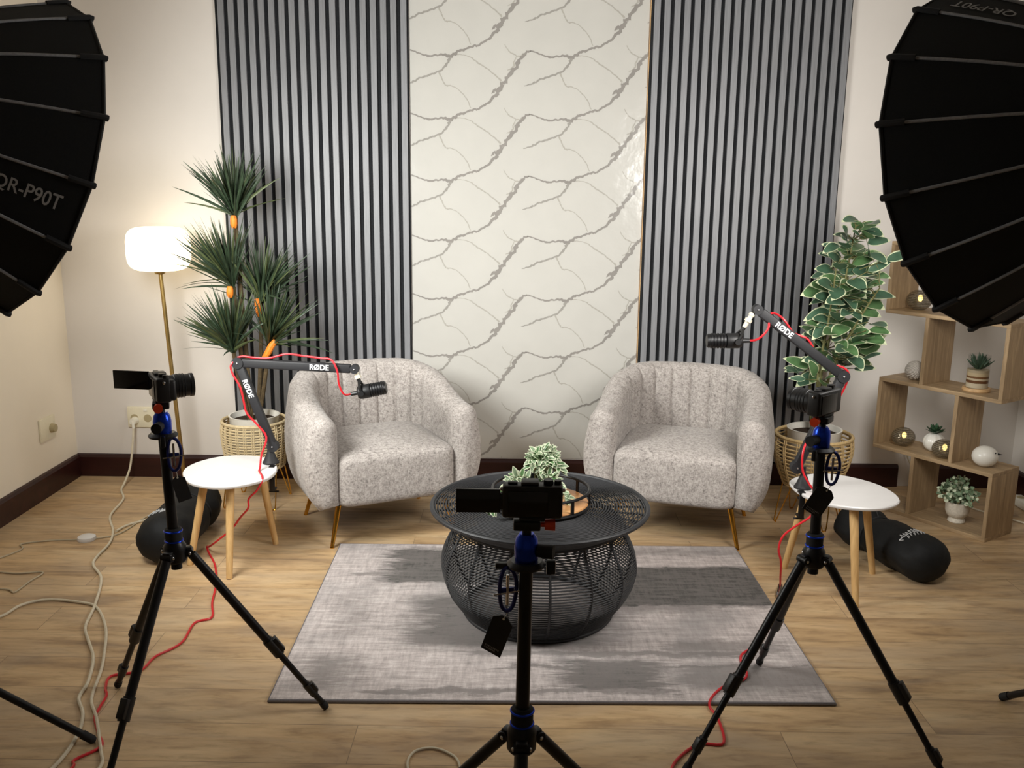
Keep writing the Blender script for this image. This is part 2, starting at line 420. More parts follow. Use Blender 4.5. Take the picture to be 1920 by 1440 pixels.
struct('wall_front', MB().box(((XL + XR) / 2, YF - .075, ZC / 2), (XR - XL + .3, .15, ZC)), MAT['wall'], 'plain wall behind the photographer', 'wall')
def skirting(name, p0, p1, nrm, label):
    p0, p1, n = V(p0), V(p1), V(nrm); d = (p1 - p0).normalized()
    prof = [(0, 0), (.018, 0), (.018, .105), (.012, .118), (0, .122)]
    vs = [p0 + n * a + V((0, 0, b)) for a, b in prof] + [p1 + n * a + V((0, 0, b)) for a, b in prof]
    k = len(prof); fs = [[i, (i + 1) % k, k + (i + 1) % k, k + i] for i in range(k)] + [list(range(k))[::-1], list(range(k, 2 * k))]
    struct(name, MB().add(vs, fs), MAT['base_wood'], label, 'baseboard')
skirting('baseboard_back', (XL, YB, 0), (2.02, YB, 0), (0, -1, 0), 'dark mahogany baseboard along the back wall')
skirting('baseboard_back_right', (2.10, YB, 0), (XR, YB, 0), (0, -1, 0), 'short dark baseboard at the back wall behind the bookcase')
skirting('baseboard_left', (XL, YF, 0), (XL, YB - .018, 0), (1, 0, 0), 'dark mahogany baseboard along the cream left wall')
skirting('baseboard_right', (XR, YF, 0), (XR, YB - .018, 0), (-1, 0, 0), 'dark mahogany baseboard along the right wall')

# slatted acoustic panels
def slat_panel(x0, x1, label):
    t = thing('slat_panel', ((x0 + x1) / 2, YB, .125), label, 'wall panel', 'slatted wall panels')
    MB().box(((x0 + x1) / 2, YB - .006, (ZC + .125) / 2), (x1 - x0, .012, ZC - .125)).build('felt_backing', MAT['felt'], t, smooth=False)
    m = MB(); n = int((x1 - x0 - .02) / .0468); pit = (x1 - x0 - .004) / n
    for i in range(n):
        m.box((x0 + .002 + pit * (i + .5) + .004, YB - .018, (ZC + .13) / 2), (.0292, .014, ZC - .13), bev=.0012, seg=1)
    m.build('slats', MAT['slat'], t, smooth=False)
    if x1 < 0: return
    e = MB().box((x0, YB - .007, (ZC + .13) / 2), (.002, .014, ZC - .13)).build('edge_strip', MAT['pale_wood'], t, smooth=False)
    e['label'] = 'pale wood edge strip'
slat_panel(-1.487, -.553, 'grey slatted panel on black felt left of the marble sheet')
slat_panel(.615, 1.580, 'grey slatted panel on black felt right of the marble sheet')

# marble print sheet with veins
def marble():
    x0, x1, z0, z1 = -.548, .610, .128, ZC; yf = YB - .004
    m = MB().box(((x0 + x1) / 2, YB - .002, (z0 + z1) / 2), (x1 - x0, .004, z1 - z0))
    sx, sz = .592 / 740, .297 / 387
    rnd = random.Random(4)
    main = [((85, 690), 10), ((150, 712), 11), ((215, 727), 15), ((280, 718), 14), ((340, 722), 24), ((400, 692), 17), ((480, 665), 15), ((520, 656), 14), ((600, 592), 22), ((650, 520), 28), ((680, 480), 26), ((740, 400), 26), ((780, 332), 22), ((825, 300), 12)]
    mid = [((345, 722), 22), ((320, 768), 17), ((265, 822), 14), ((170, 854), 15), ((105, 888), 13), ((50, 905), 5)]
    arch = [((345, 722), 9), ((400, 718), 6), ((460, 732), 6), ((510, 768), 11), ((580, 813), 9), ((650, 876), 13)]
    drop = [((270, 825), 12), ((290, 870), 9), ((312, 905), 11), ((352, 908), 7), ((400, 940), 6), ((440, 990), 7), ((465, 1042), 7)]
    tw = [((668, 265 + 387), 5), ((700, 310 + 387), 8), ((750, 335 + 387), 9), ((785, 325 + 387), 7)]
    tw2 = [((745, 335 + 387), 8), ((727, 370 + 387), 8), ((722, 402 + 387), 12), ((685, 424 + 387), 5)]
    blob = [((590, 566), 4), ((610, 550), 22), ((636, 540), 28), ((668, 508), 6)]
    def clip(poly):
        for ax, lim, sgn in ((0, x0, 1), (0, x1, -1), (1, z0, 1), (1, z1, -1)):
            out = []
            for i in range(len(poly)):
                a, b = poly[i], poly[(i + 1) % len(poly)]; da, db = (a[ax] - lim) * sgn, (b[ax] - lim) * sgn
                if da >= 0: out.append(a)
                if (da >= 0) != (db >= 0):
                    t = da / (da - db); out.append((a[0] + (b[0] - a[0]) * t, a[1] + (b[1] - a[1]) * t))
            poly = out
            if len(poly) < 3: return None
        return poly
    lift = 0
    for seq, mat, ph in ((drop, 3, 5), (arch, 3, 1), (tw, 3, 2), (tw2, 3, 3), (mid, 2, 4), (main, 1, 0), (blob, 1, 6)):
        lift += 1; yy = yf - .0002 - .00006 * lift
        P = spline([(p[0], p[1], w) for p, w in seq], 10)
        rr = random.Random(ph)
        L = []; R = []
        for i, p in enumerate(P):
            q = P[min(i + 1, len(P) - 1)] - P[max(i - 1, 0)]; d = V((q.x, q.y)).normalized(); nn = V((-d.y, d.x))
            nz = lambda o, f: noise.noise(V((i * f, o + ph * 9.7, 3.3)))
            j = nz(0, .45) * .5 * p.z; cx, cy = p.x + nn.x * j, p.y + nn.y * j
            wl = p.z * (.42 + .3 * nz(5, .6)); wr = p.z * (.42 + .3 * nz(11, .6))
            L.append((cx + nn.x * wl, cy + nn.y * wl)); R.append((cx - nn.x * wr, cy - nn.y * wr))
        for ti in range(-1, 3):
            for tj in range(-2, 9):
                T = lambda c: (-.554 + (c[0] - 85) * sx + ti * .592, 2.188 + .297 - (c[1] - 300) * sz - tj * .297)
                for i in range(len(P) - 1):
                    poly = clip([T(L[i]), T(L[i + 1]), T(R[i + 1]), T(R[i])])
                    if poly: m.add([(x, yy, z) for x, z in poly], [list(range(len(poly)))], mat)
    o = m.build('marble_sheet', [MAT['marble'], MAT['vein_dark'], MAT['vein_mid'], MAT['vein_light']], smooth=False)
    tag(o, 'glossy white marble print sheet with grey veins between the slatted panels', 'wall panel')
marble()

# wall sockets
t = thing('wall_socket', (-1.99, YB, .327), 'double ivory wall socket on the back wall, white cable plugged in', 'socket')
MB().box((-1.99, YB - .007, .327), (.146, .014, .112), bev=.005).build('faceplate', MAT['cream_plastic'], t)
for dx in (-.035, .035):
    MB().cyl((-1.99 + dx, YB - .0146, .322), (-1.99 + dx, YB - .013, .322), .021).build('outlet', MAT['socket_hole'], t)
MB().cyl((-2.022, YB - .014, .31), (-2.022, YB - .05, .31), .021, .017).cyl((-2.022, YB - .045, .31), (-2.018, YB - .05, .275), .008).build('plug', MAT['white_plastic'], t)
MB().box((-1.965, YB - .016, .365), (.018, .006, .012), bev=.001).build('rocker_switch', MAT['white_plastic'], t)
t = thing('wall_socket', (XL, 4.405, .335), 'single ivory wall socket on the cream left wall', 'socket')
MB().box((XL + .006, 4.405, .335), (.012, .145, .115), bev=.005).build('faceplate', MAT['cream_plastic'], t)
MB().cyl((XL + .012, 4.435, .33), (XL + .034, 4.435, .33), .024, .02).build('plug_cap', MAT['socket_hole'], t)

# ------------------------------------------------------------------ rug
RC = V((.106, 3.1415, 0)); RA = radians(1.0)
t = thing('area_rug', RC, 'low pile rug with distressed grey and charcoal pattern under the coffee table', 'rug', rz=RA)
MB().box((0, 0, .006), (1.715, 1.245, .012), bev=.004).build('pile', MAT['rug'], t, world=False)
m = MB(); hw, hh = .8575, .6225
m.tube([(-hw, -hh, .006), (hw, -hh, .006), (hw, hh, .006), (-hw, hh, .006)], .006, 8, True)
m.build('bound_edge', MAT['rug_edge'], t, world=False)
RUGZ = .012

# ------------------------------------------------------------------ armchairs
def chair_parts(t):
    a, b, yc, yfr, th, zb = .322, .275, .02, -.255, .118, .19
    path = []
    e = 2.35
    def arc(k):
        q = pi * k; c, s_ = cos(q), sin(q)
        return V((a * math.copysign(abs(c) ** (2 / e), c), yc + b * abs(s_) ** (2 / e)))
    raw = [V((a, yfr + (yc - yfr) * i / 30)) for i in range(30)] + [arc(i / 200) for i in range(201)] + [V((-a, yc - (yc - yfr) * i / 30)) for i in range(1, 31)]
    L = [0]
    for i in range(1, len(raw)): L.append(L[-1] + (raw[i] - raw[i - 1]).length)
    tot = L[-1]; NS = 190; P = []
    j = 0
    for i in range(NS + 1):
        s = tot * i / NS
        while j < len(L) - 2 and L[j + 1] < s: j += 1
        k = (s - L[j]) / max(1e-9, L[j + 1] - L[j]); P.append(raw[j].lerp(raw[j + 1], k))
    seams = [tot / 2 + k * .098 for k in range(-5, 6)]
    secs = []
    def section(p, n, h, s, sc, push, hcut):
        r = th / 2 * sc; H = h - hcut; loop = []
        near = min(abs(s - q) for q in seams); val = .011 * exp(-(near / .007) ** 2) - .004 * min(1, near / .049)
        for i in range(9):
            z = zb + (H - r - zb) * i / 8; loop.append((-r + val, z + (.012 + .035 * (1 - sc)) * (1 - i / 8) ** 3))
        for i in range(1, 8):
            q = pi - pi * i / 8; loop.append((r * cos(q) + (val * (1 - i / 8)), H - r + r * sin(q) * 1.0))
        for i in range(11):
            u = 1 - i / 10; u0 = i / 10; z = zb + (H - r - zb) * u
            out = r + (.034 * sin(pi * min(1, u) ** .75) - .036 * (1 - u) ** 2) * sc
            loop.append((out, z + .035 * (1 - sc) * u0 ** 3))
        return [(p.x + n.x * q + push.x, p.y + n.y * q + push.y, z) for q, z in loop]
    def hgt(s):
        w = min(s, tot - s) / (tot / 2); w = min(1, w / .74); w = w * w * (3 - 2 * w)
        return .592 + .128 * w
    for side, ks in ((0, (0, 1, 2, 3, 4, 5)), (1, ())):
        for k in ks:
            q = (k + .3) / 6.3; sc = sqrt(1 - (1 - q) ** 2); secs.append(section(P[0], V((1, 0)), hgt(0), 0, max(.12, sc), V((0, -.055 * (1 - q))), .05 * (1 - sc)))
    for i, p in enumerate(P):
        d = P[min(i + 1, NS)] - P[max(i - 1, 0)]; d.normalize(); n = V((d.y, -d.x))
        secs.append(section(p, n, hgt(tot * i / NS), tot * i / NS, 1, V((0, 0)), 0))
    for k in (5, 4, 3, 2, 1, 0):
        q = (k + .3) / 6.3; sc = sqrt(1 - (1 - q) ** 2); secs.append(section(P[-1], V((-1, 0)), hgt(0), tot, max(.12, sc), V((0, -.055 * (1 - q))), .05 * (1 - sc)))
    K = len(secs[0]); vs = [q for s in secs for q in s]; fs = []
    for i in range(len(secs) - 1):
        for k in range(K):
            k2 = (k + 1) % K; fs.append([i * K + k, (i + 1) * K + k, (i + 1) * K + k2, i * K + k2])
    fs.append(list(range(K))); fs.append([(len(secs) - 1) * K + k for k in range(K)][::-1])
    MB().add(vs, fs).build('tub_back', MAT['tweed'], t, world=False, angle=60)
    MB().superell((0, -.035, .303), .272, .275, .118, .24, .2, 72, 32, crown=.022).build('seat', MAT['tweed'], t, world=False, angle=70)
    MB().prism([(-.255, -.22), (.255, -.22), (.26, .1), (.18, .22), (-.18, .22), (-.26, .1)], .182, .205).build('underside', MAT['black_rubber'], t, world=False)
    for sx in (-1, 1):
        for sy in (-1, 1):
            p0, p1 = V((sx * .235, sy * .185, .20)), V((sx * .285, sy * .229, .004))
            MB().cyl(p0, p1, .0135, .0085, 16).cyl(p1, p1 - V((0, 0, .004)), .0095, .0095, 16).build('leg', MAT['gold'], t, world=False)
def copy_tree(o, parent=None):
    c = o.copy(); COL.objects.link(c)
    if parent is not None: c.parent = parent
    for ch in list(o.children): copy_tree(ch, c)
    return c
ch1 = thing('armchair', (-.645, 4.06, 0), 'grey tweed tub armchair with gold legs, left one beside the yucca', 'armchair', 'pair of grey armchairs', radians(27))
chair_parts(ch1)
ch2 = copy_tree(ch1); ch2.location = (.757, 4.072, 0); ch2.rotation_euler = (0, 0, radians(-17))
ch2['label'] = 'grey tweed tub armchair with gold legs, right one beside the variegated plant'

# ------------------------------------------------------------------ coffee table
CT = V((.083, 3.145, RUGZ))
def coffee_table():
    t = thing('coffee_table', CT, 'round black woven rattan coffee table with flared top and bulging base', 'coffee table')
    N = 15; a0 = radians(-90 + 5)
    prof = [(.268, .008), (.300, .05), (.333, .10), (.350, .155), (.354, .19), (.346, .235), (.327, .28), (.305, .32), (.297, .345)]
    PP = [V((r, 0, z)) for r, z in prof]; S = spline(PP, 10)
    Ls = [0]
    for i in range(1, len(S)): Ls.append(Ls[-1] + (S[i] - S[i - 1]).length)
    def at(s):
        for i in range(1, len(S)):
            if Ls[i] >= s: k = (s - Ls[i - 1]) / (Ls[i] - Ls[i - 1]); q = S[i - 1].lerp(S[i], k); return q.x, q.z
        return S[-1].x, S[-1].z
    ring = lambda r, z, sub=4, off=0: [CT + V((0, 0, z)) + (V((cos(a0 + 2 * pi * (k + off) / N), sin(a0 + 2 * pi * (k + off) / N), 0)) * r).lerp(V((cos(a0 + 2 * pi * (k + 1 + off) / N), sin(a0 + 2 * pi * (k + 1 + off) / N), 0)) * r, j / sub) * (1 + .018 * sin(pi * j / sub)) for k in range(N) for j in range(sub)]
    m = MB(); nr = 38
    for i in range(nr):
        r, z = at(Ls[-1] * (i + .5) / nr); m.tube(ring(r, z), .0026, 5, True)
    m.build('woven_base', MAT['rattan_black'], t)
    for k in range(N):
        a = a0 + 2 * pi * k / N; d = V((cos(a), sin(a), 0))
        MB().tube([CT + d * (at(Ls[-1] * i / 16)[0] - .002) + V((0, 0, at(Ls[-1] * i / 16)[1])) for i in range(17)], .0052, 6).build('rib', MAT['rattan_black'], t)
    m = MB()
    top = [(.297, .345), (.318, .358), (.345, .375), (.372, .392), (.384, .402)]
    for i in range(8):
        k = i / 7 * (len(top) - 1); j = min(int(k), len(top) - 2); q = k - j
        m.tube(ring(top[j][0] * (1 - q) + top[j + 1][0] * q, top[j][1] * (1 - q) + top[j + 1][1] * q), .003, 5, True)
    m.build('flared_collar', MAT['rattan_black'], t)
    m = MB()
    for i in range(22):
        m.tube(ring(.172 + (.377 - .172) * i / 21, .405 + .004 * sin(pi * i / 21)), .0027, 5, True)
    for k in range(N * 2):
        a = a0 + pi * k / N; d = V((cos(a), sin(a), 0)); m.tube([CT + d * .165 + V((0, 0, .400)), CT + d * .38 + V((0, 0, .400))], .0038, 6)
    m.build('woven_top', MAT['rattan_black'], t)
    circ = lambda r, z, n=72: [CT + V((r * cos(2 * pi * k / n), r * sin(2 * pi * k / n), z)) for k in range(n)]
    MB().tube(circ(.387, .404), .0085, 10, True).build('rim', MAT['rattan_black'], t)
    MB().tube(circ(.270, .008), .008, 10, True).build('base_ring', MAT['rattan_black'], t)
    MB().tube(circ(.298, .342), .007, 10, True).build('neck_ring', MAT['rattan_black'], t)
coffee_table()
# tray with gallery rail
TC = V((.085, 3.115, CT.z + .4125))
t = thing('serving_tray', TC, 'round wooden tray with black gallery rail on the coffee table', 'tray')
MB().lathe([(0, .004), (.166, .004), (.170, .007), (.170, .015), (.166, .018), (0, .018)], 64, Matrix.Translation(TC)).build('tray_board', MAT['tray_wood'], t)
cr = lambda r, z: [TC + V((r * cos(2 * pi * k / 64), r * sin(2 * pi * k / 64), z)) for k in range(64)]
MB().tube(cr(.173, .009), .006, 8, True).build('lower_ring', MAT['black_metal'], t)
MB().tube(cr(.172, .062), .0055, 8, True).build('top_rail', MAT['black_metal'], t)
for k in range(8):
    a = radians(22.5 + 45 * k - 30); d = V((cos(a), sin(a), 0)) * .173
    MB().box(TC + d + V((0, 0, .035)), (.006, .012, .054), rotm('Z', math.degrees(a))).build('post', MAT['black_metal'], t)

# ------------------------------------------------------------------ foliage helpers
def leaf(m, base, d, up, ln, wd, mats=(0, 1), edge=.16, curl=.25, fold=.25, tip=.75):
    d = V(d).normalized(); up = V(up); s = d.cross(up)
    s = s.normalized() if s.length > 1e-4 else V((1, 0, 0)); nrm = s.cross(d).normalized()
    N = 8; C = []; I = []; O = []
    for i in range(N + 1):
        u = i / N; w = wd * (sin(pi * u ** tip) ** .85 if 0 < u < 1 else 0) * .5
        p = V(base) + d * (ln * (u - .12 * curl * u * u)) - nrm * (ln * curl * u * u)
        C.append(p); I.append((w * (1 - edge), w)); 
    vs = []; 
    for i in range(N + 1):
        wi, wo = I[i]
        for q in (-wo, -wi, 0, wi, wo): vs.append(C[i] + s * q + nrm * (abs(q) * fold))
    fs0 = []; fs1 = []
    for i in range(N):
        for k in range(4):
            f = [i * 5 + k, i * 5 + k + 1, (i + 1) * 5 + k + 1, (i + 1) * 5 + k]
            (fs1 if k in (0, 3) or i == N - 1 else fs0).append(f)
    m.add(vs, fs0, mats[0]); m.add(vs, fs1, mats[1])
def rleaf(m, base, d, up, r, mat=0):
    d = V(d).normalized(); s = d.cross(V(up)); s = s.normalized() if s.length > 1e-4 else V((1, 0, 0)); nrm = s.cross(d)
    c = V(base) + d * r; vs = [c - nrm * r * .12] + [c + (d * cos(2 * pi * k / 9) + s * sin(2 * pi * k / 9) * .85) * r for k in range(9)]
    m.add(vs, [[0, 1 + k, 1 + (k + 1) % 9] for k in range(9)], mat)
def rand_dir(rnd, zlo=-1, zhi=1):
    z = rnd.uniform(zlo, zhi); a = rnd.uniform(0, 2 * pi); q = sqrt(max(0, 1 - z * z)); return V((q * cos(a), q * sin(a), z))

# planter baskets on hairpin legs
def basket(name, C, r0, r1, r2, zb, zt, mat, label, rows, stakes, yaw):
    t = thing(name, (C[0], C[1], 0), label, 'planter stand', 'rattan planter baskets')
    cz = lambda u: (r0 + (r1 - r0) * sin(pi * min(1, u * 1.25) / 2)) if u < .8 else r1 + (r2 - r1) * (u - .8) / .2
    m = MB()
    for i in range(rows):
        u = (i + .5) / rows; r = cz(u); z = zb + (zt - zb) * u
        m.tube([(C[0] + r * cos(2 * pi * k / 48), C[1] + r * sin(2 * pi * k / 48), z) for k in range(48)], .0042, 5, True)
    for k in range(stakes):
        a = 2 * pi * k / stakes + .1
        for da in (-.03, .03):
            m.tube([(C[0] + (cz(j / 10) + .002) * cos(a + da), C[1] + (cz(j / 10) + .002) * sin(a + da), zb + (zt - zb) * j / 10) for j in range(11)], .003, 5)
    m.build('woven_basket', mat, t)
    MB().tube([(C[0] + r2 * cos(2 * pi * k / 48), C[1] + r2 * sin(2 * pi * k / 48), zt) for k in range(48)], .008, 8, True).build('rim', mat, t)
    MB().tube([(C[0] + r0 * cos(2 * pi * k / 48), C[1] + r0 * sin(2 * pi * k / 48), zb) for k in range(48)], .006, 8, True).lathe([(0, zb), (r0, zb), (r0, zb + .006), (0, zb + .006)], 40, Matrix.Translation((C[0], C[1], 0))).build('base', mat, t)
    for k in range(4):
        a = radians(yaw + 90 * k); d = V((cos(a), sin(a), 0)); s = V((-sin(a), cos(a), 0)); c = V((C[0], C[1], 0))
        foot = c + d * (r0 + .035)
        MB().tube(spline([c + d * (r0 - .01) + s * .045 + V((0, 0, zb)), foot + s * .012 + V((0, 0, .02)), foot + V((0, 0, .004)), foot - s * .012 + V((0, 0, .02)), c + d * (r0 - .01) - s * .045 + V((0, 0, zb))], 5), .0032, 6).build('hairpin_leg', MAT['gold'], t)
PL, PR = (-1.282, 4.32), (1.385, 4.16)
basket('planter_basket', PL, .135, .158, .152, .19, .415, MAT['rattan_pale'], 'pale rattan planter basket on hairpin legs holding the yucca', 17, 26, 40)
basket('planter_basket', PR, .125, .178, .172, .185, .42, MAT['rattan'], 'open rattan planter basket on hairpin legs holding the variegated plant', 13, 16, 10)

def pot(t, C, r, z0, z1, mat, name='pot'):
    MB().lathe([(0, z0), (r * .8, z0), (r * .86, z0 + .01), (r, z1 - .005), (r + .003, z1), (r - .006, z1), (r - .012, z1 - .03), (0, z1 - .03)], 40, Matrix.Translation((C[0], C[1], 0))).build(name, mat, t)
    MB().lathe([(0, z1 - .03), (r - .013, z1 - .03), (r - .013, z1 - .026), (0, z1 - .022)], 32, Matrix.Translation((C[0], C[1], 0))).build('soil', MAT['soil'], t)

def yucca():
    t = thing('potted_yucca', (PL[0], PL[1], .197), 'tall artificial yucca with spiky tufts and orange wraps in white pot', 'plant')
    pot(t, PL, .118, .197, .442, MAT['ceramic'])
    rnd = random.Random(7)
    heads = [((-1.320, 4.30, 1.385), V((-.06, .0, 1)), .29, 150), ((-1.335, 4.27, 1.065), V((-.30, -.15, .9)), .31, 150), ((-1.225, 4.33, .985), V((.15, .0, 1)), .29, 140),
             ((-1.340, 4.24, .76), V((-.18, -.2, 1)), .29, 150), ((-1.185, 4.28, .79), V((.35, -.05, .9)), .29, 130)]
    tops = []
    for c, ax, ln, nb in heads:
        c = V(c); b = V((PL[0] + (c.x - PL[0]) * .25, PL[1] + (c.y - PL[1]) * .2, .41))
        MB().tube(spline([b, b.lerp(c, .5) + V((rnd.uniform(-.012, .012), .01, 0)), c], 8), .0105, 8).build('trunk', MAT['trunk'], t)
    for c, ax, ln, nb in heads:
        c = V(c); ax = ax.normalized(); m = MB()
        ex = ax.orthogonal().normalized(); ey = ax.cross(ex)
        for i in range(nb):
            q = rnd.random() ** .7; th = q * radians(43) if rnd.random() < .93 else radians(rnd.uniform(45, 75)); ph = rnd.uniform(0, 2 * pi)
            d = (ax * cos(th) + (ex * cos(ph) + ey * sin(ph)) * sin(th)).normalized()
            L = ln * rnd.uniform(.75, 1.12); w = rnd.uniform(.0042, .0072); side = d.cross(V((rnd.uniform(-1, 1), rnd.uniform(-1, 1), .3))).normalized()
            dr = rnd.uniform(.02, .22) * (sin(th) + .1); vs = []
            b0 = c + ax * rnd.uniform(-.01, .045)
            for j in range(6):
                u = j / 5; p = b0 + d * (L * u) - V((0, 0, L * dr * u * u)); ww = w * (1 - u ** 2.5) + .0004
                vs += [p - side * ww, p + d.cross(side) * ww * .35, p + side * ww]
            fs = []
            for j in range(5):
                for k in range(2): fs.append([j * 3 + k, j * 3 + k + 1, (j + 1) * 3 + k + 1, (j + 1) * 3 + k])
            m.add(vs, fs, 0 if rnd.random() < .75 else 1)
        m.build('leaf_tuft', [MAT['yucca'], MAT['yucca_pale']], t)
    for (x, y, z), dx, ln in (((-1.322, 4.285, 1.365), 0, .055), ((-1.345, 4.25, 1.045), .0, .05), ((-1.233, 4.31, .965), -.006, .085), ((-1.175, 4.26, .775), .03, .085)):
        MB().tube([(x - dx, y, z - ln * .5), (x - dx * .3, y - .003, z - ln * .2), (x + dx * .3, y - .003, z + ln * .2), (x + dx, y, z + ln * .5)], [.011, .0165, .0165, .012], 10).build('orange_wrap', MAT['orange_wrap'], t)
yucca()

def ficus():
    t = thing('potted_ficus', (PR[0], PR[1], .192), 'tall variegated plant with cream edged leaves in white pot', 'plant')
    pot(t, PR, .122, .192, .452, MAT['ceramic'])
    rnd = random.Random(21); m = MB(); ms = MB()
    stems = [[(1.385, 4.16, .42), (1.40, 4.16, .75), (1.46, 4.17, 1.05), (1.495, 4.16, 1.38)], [(1.38, 4.15, .42), (1.37, 4.12, .72), (1.39, 4.10, .98), (1.40, 4.09, 1.20)],
             [(1.39, 4.14, .42), (1.42, 4.11, .72), (1.50, 4.07, .95), (1.58, 4.04, 1.12)], [(1.38, 4.17, .42), (1.36, 4.2, .66), (1.38, 4.22, .90), (1.44, 4.22, 1.25)]]
    for s in stems: ms.tube(spline(s, 8), [.008 - .005 * i / 24 for i in range(25)], 6)
    ms.build('stem', MAT['stem'], t)
    env = [(.66, 1.24, 1.46), (.74, 1.24, 1.60), (.84, 1.29, 1.66), (.95, 1.31, 1.67), (1.05, 1.32, 1.66), (1.15, 1.33, 1.64), (1.25, 1.34, 1.62), (1.33, 1.42, 1.62), (1.42, 1.47, 1.56)]
    tw = MB(); placed = []
    tries = 0
    while len(placed) < 165 and tries < 6000:
        tries += 1
        z = .68 + (1.42 - .68) * rnd.random() ** .9
        for i in range(len(env) - 1):
            if env[i][0] <= z <= env[i + 1][0]:
                k = (z - env[i][0]) / (env[i + 1][0] - env[i][0]); lo = env[i][1] * (1 - k) + env[i + 1][1] * k; hi = env[i][2] * (1 - k) + env[i + 1][2] * k; break
        else: continue
        cx = (lo + hi) / 2; hw = (hi - lo) / 2; a = rnd.uniform(0, 2 * pi); q = sqrt(rnd.random())
        p = V((cx + hw * q * cos(a) * .92, 4.14 + min(hw, .16) * q * sin(a), z))
        if any((p - o).length < .034 for o in placed): continue
        placed.append(p)
        out = V((p.x - cx, (p.y - 4.14) - .05, 0)); out = out.normalized() if out.length > 1e-3 else V((0, -1, 0))
        d = (out + V((rnd.uniform(-.5, .5), rnd.uniform(-.5, .3), rnd.uniform(-.25, .75)))).normalized()
        ln = rnd.uniform(.098, .138) * (1 if z < 1.2 else .88)
        up = V((rnd.uniform(-.4, .4), -.75 + rnd.uniform(-.4, .4), .8))
        leaf(m, p - d * ln * .5, d, up, ln, ln * rnd.uniform(.52, .66), (0 if rnd.random() < .55 else 2, 1), .15, rnd.uniform(.05, .35), rnd.uniform(.1, .3))
        ax = min((V(q2) for s in stems for q2 in spline(s, 4)), key=lambda v: (v - p).length + (0.05 if v.z > p.z else 0))
        tw.tube([ax, ax.lerp(p, .5) + V((0, 0, .01)), p - d * ln * .5], .0018, 4)
    for p, d, ln in ((V((1.60, 4.05, 1.24)), V((.9, -.1, .35)), .13), (V((1.53, 4.06, 1.19)), V((.85, -.1, .5)), .12), (V((1.30, 4.08, .70)), V((-1, -.1, .1)), .08)):
        leaf(m, p, d, (-.1, -.8, .6), ln, ln * .4, (2, 1), .2, .1, .2); tw.tube([p - d * .12, p], .002, 4)
    m.build('foliage', [MAT['leaf'], MAT['leaf_edge'], MAT['leaf_dark']], t)
    tw.build('twigs', MAT['stem'], t)
ficus()

# eucalyptus lying in the tray
def tray_plant():
    C = TC + V((0, 0, .018)); t = thing('eucalyptus_spray', C, 'pale variegated eucalyptus spray in small black pot on the tray', 'plant')
    P = C + V((-.02, .055, 0))
    MB().lathe([(0, 0), (.042, 0), (.055, .06), (.056, .066), (.049, .066), (.046, .05), (0, .05)], 28, Matrix.Translation(P)).build('pot', MAT['black_plastic'], t)
    rnd = random.Random(3); m = MB(); s = MB()
    ends = [(.03, .03, .165), (-.01, .04, .15), (.055, .02, .14), (.01, -.0, .12), (-.03, .01, .12), (.065, .0, .11), (.09, -.08, .03), (.04, .05, .15), (.0, -.01, .10), (.03, .0, .13), (.02, .06, .155), (-.155, -.175, .045), (-.175, -.19, .03)]
    for e in ends:
        b = P + V((0, 0, .05)); e = C + V(e) + V((0, 0.03, 0)); mid = b.lerp(e, .5) + V((0, 0, .05))
        L = spline([b, mid, e], 8); s.tube(L, .0016, 4)
        for i in range(3, len(L)):
            for _ in range(3):
                d = (L[i] - L[i - 1]).normalized() + rand_dir(rnd) * 1.0
                ln = rnd.uniform(.026, .044); leaf(m, L[i], d, (0, -.6, 1), ln, ln * .55, (0 if rnd.random() < .5 else 2, 1), .42, .2, .2)
    m.build('foliage', [MAT['euca'], MAT['euca_pale'], MAT['leaf']], t); s.build('stems', MAT['stem'], t)
tray_plant()

# ------------------------------------------------------------------ side tables
def side_table(outline, feet, label):
    cx = sum(p[0] for p in outline) / len(outline); cy = sum(p[1] for p in outline) / len(outline)
    t = thing('side_table', (cx, cy, 0), label, 'side table', 'white side tables')
    O = spline([(x, y, 0) for x, y in outline], 6, True); n = len(O); m = MB()
    ring = lambda k, z: [(cx + (p.x - cx) * k, cy + (p.y - cy) * k, z) for p in O]
    rings = [ring(.93, .374), ring(.985, .376), ring(1, .382), ring(1, .386), ring(.985, .39)]
    vs = [q for r in rings for q in r]; fs = []
    for i in range(len(rings) - 1):
        for k in range(n): fs.append([i * n + k, i * n + (k + 1) % n, (i + 1) * n + (k + 1) % n, (i + 1) * n + k])
    fs.append(list(range(n))[::-1]); fs.append([(len(rings) - 1) * n + k for k in range(n)])
    m.add(vs, fs).build('tabletop', MAT['white_lacquer'], t)
    fx = sum(f[0] for f in feet) / 3; fy = sum(f[1] for f in feet) / 3
    for x, y in feet:
        p1 = V((x, y, .001)); p0 = V((cx + (x - fx) * .62, cy + (y - fy) * .62, .374))
        MB().cyl(p0, p1, .0175, .0125, 18).build('leg', MAT['beech'], t)
        MB().cyl(p0 + V((0, 0, -.008)), p0, .024, .024, 18).build('leg_plate', MAT['white_plastic'], t)
side_table([(1.088, 3.47), (1.10, 3.55), (1.165, 3.615), (1.26, 3.653), (1.349, 3.62), (1.43, 3.53), (1.462, 3.421), (1.45, 3.319), (1.394, 3.257), (1.319, 3.228), (1.225, 3.24), (1.155, 3.285), (1.105, 3.367)],
           [(1.281, 3.222), (1.463, 3.537), (1.113, 3.579)], 'small white egg-shaped side table with beech legs by the right armchair')
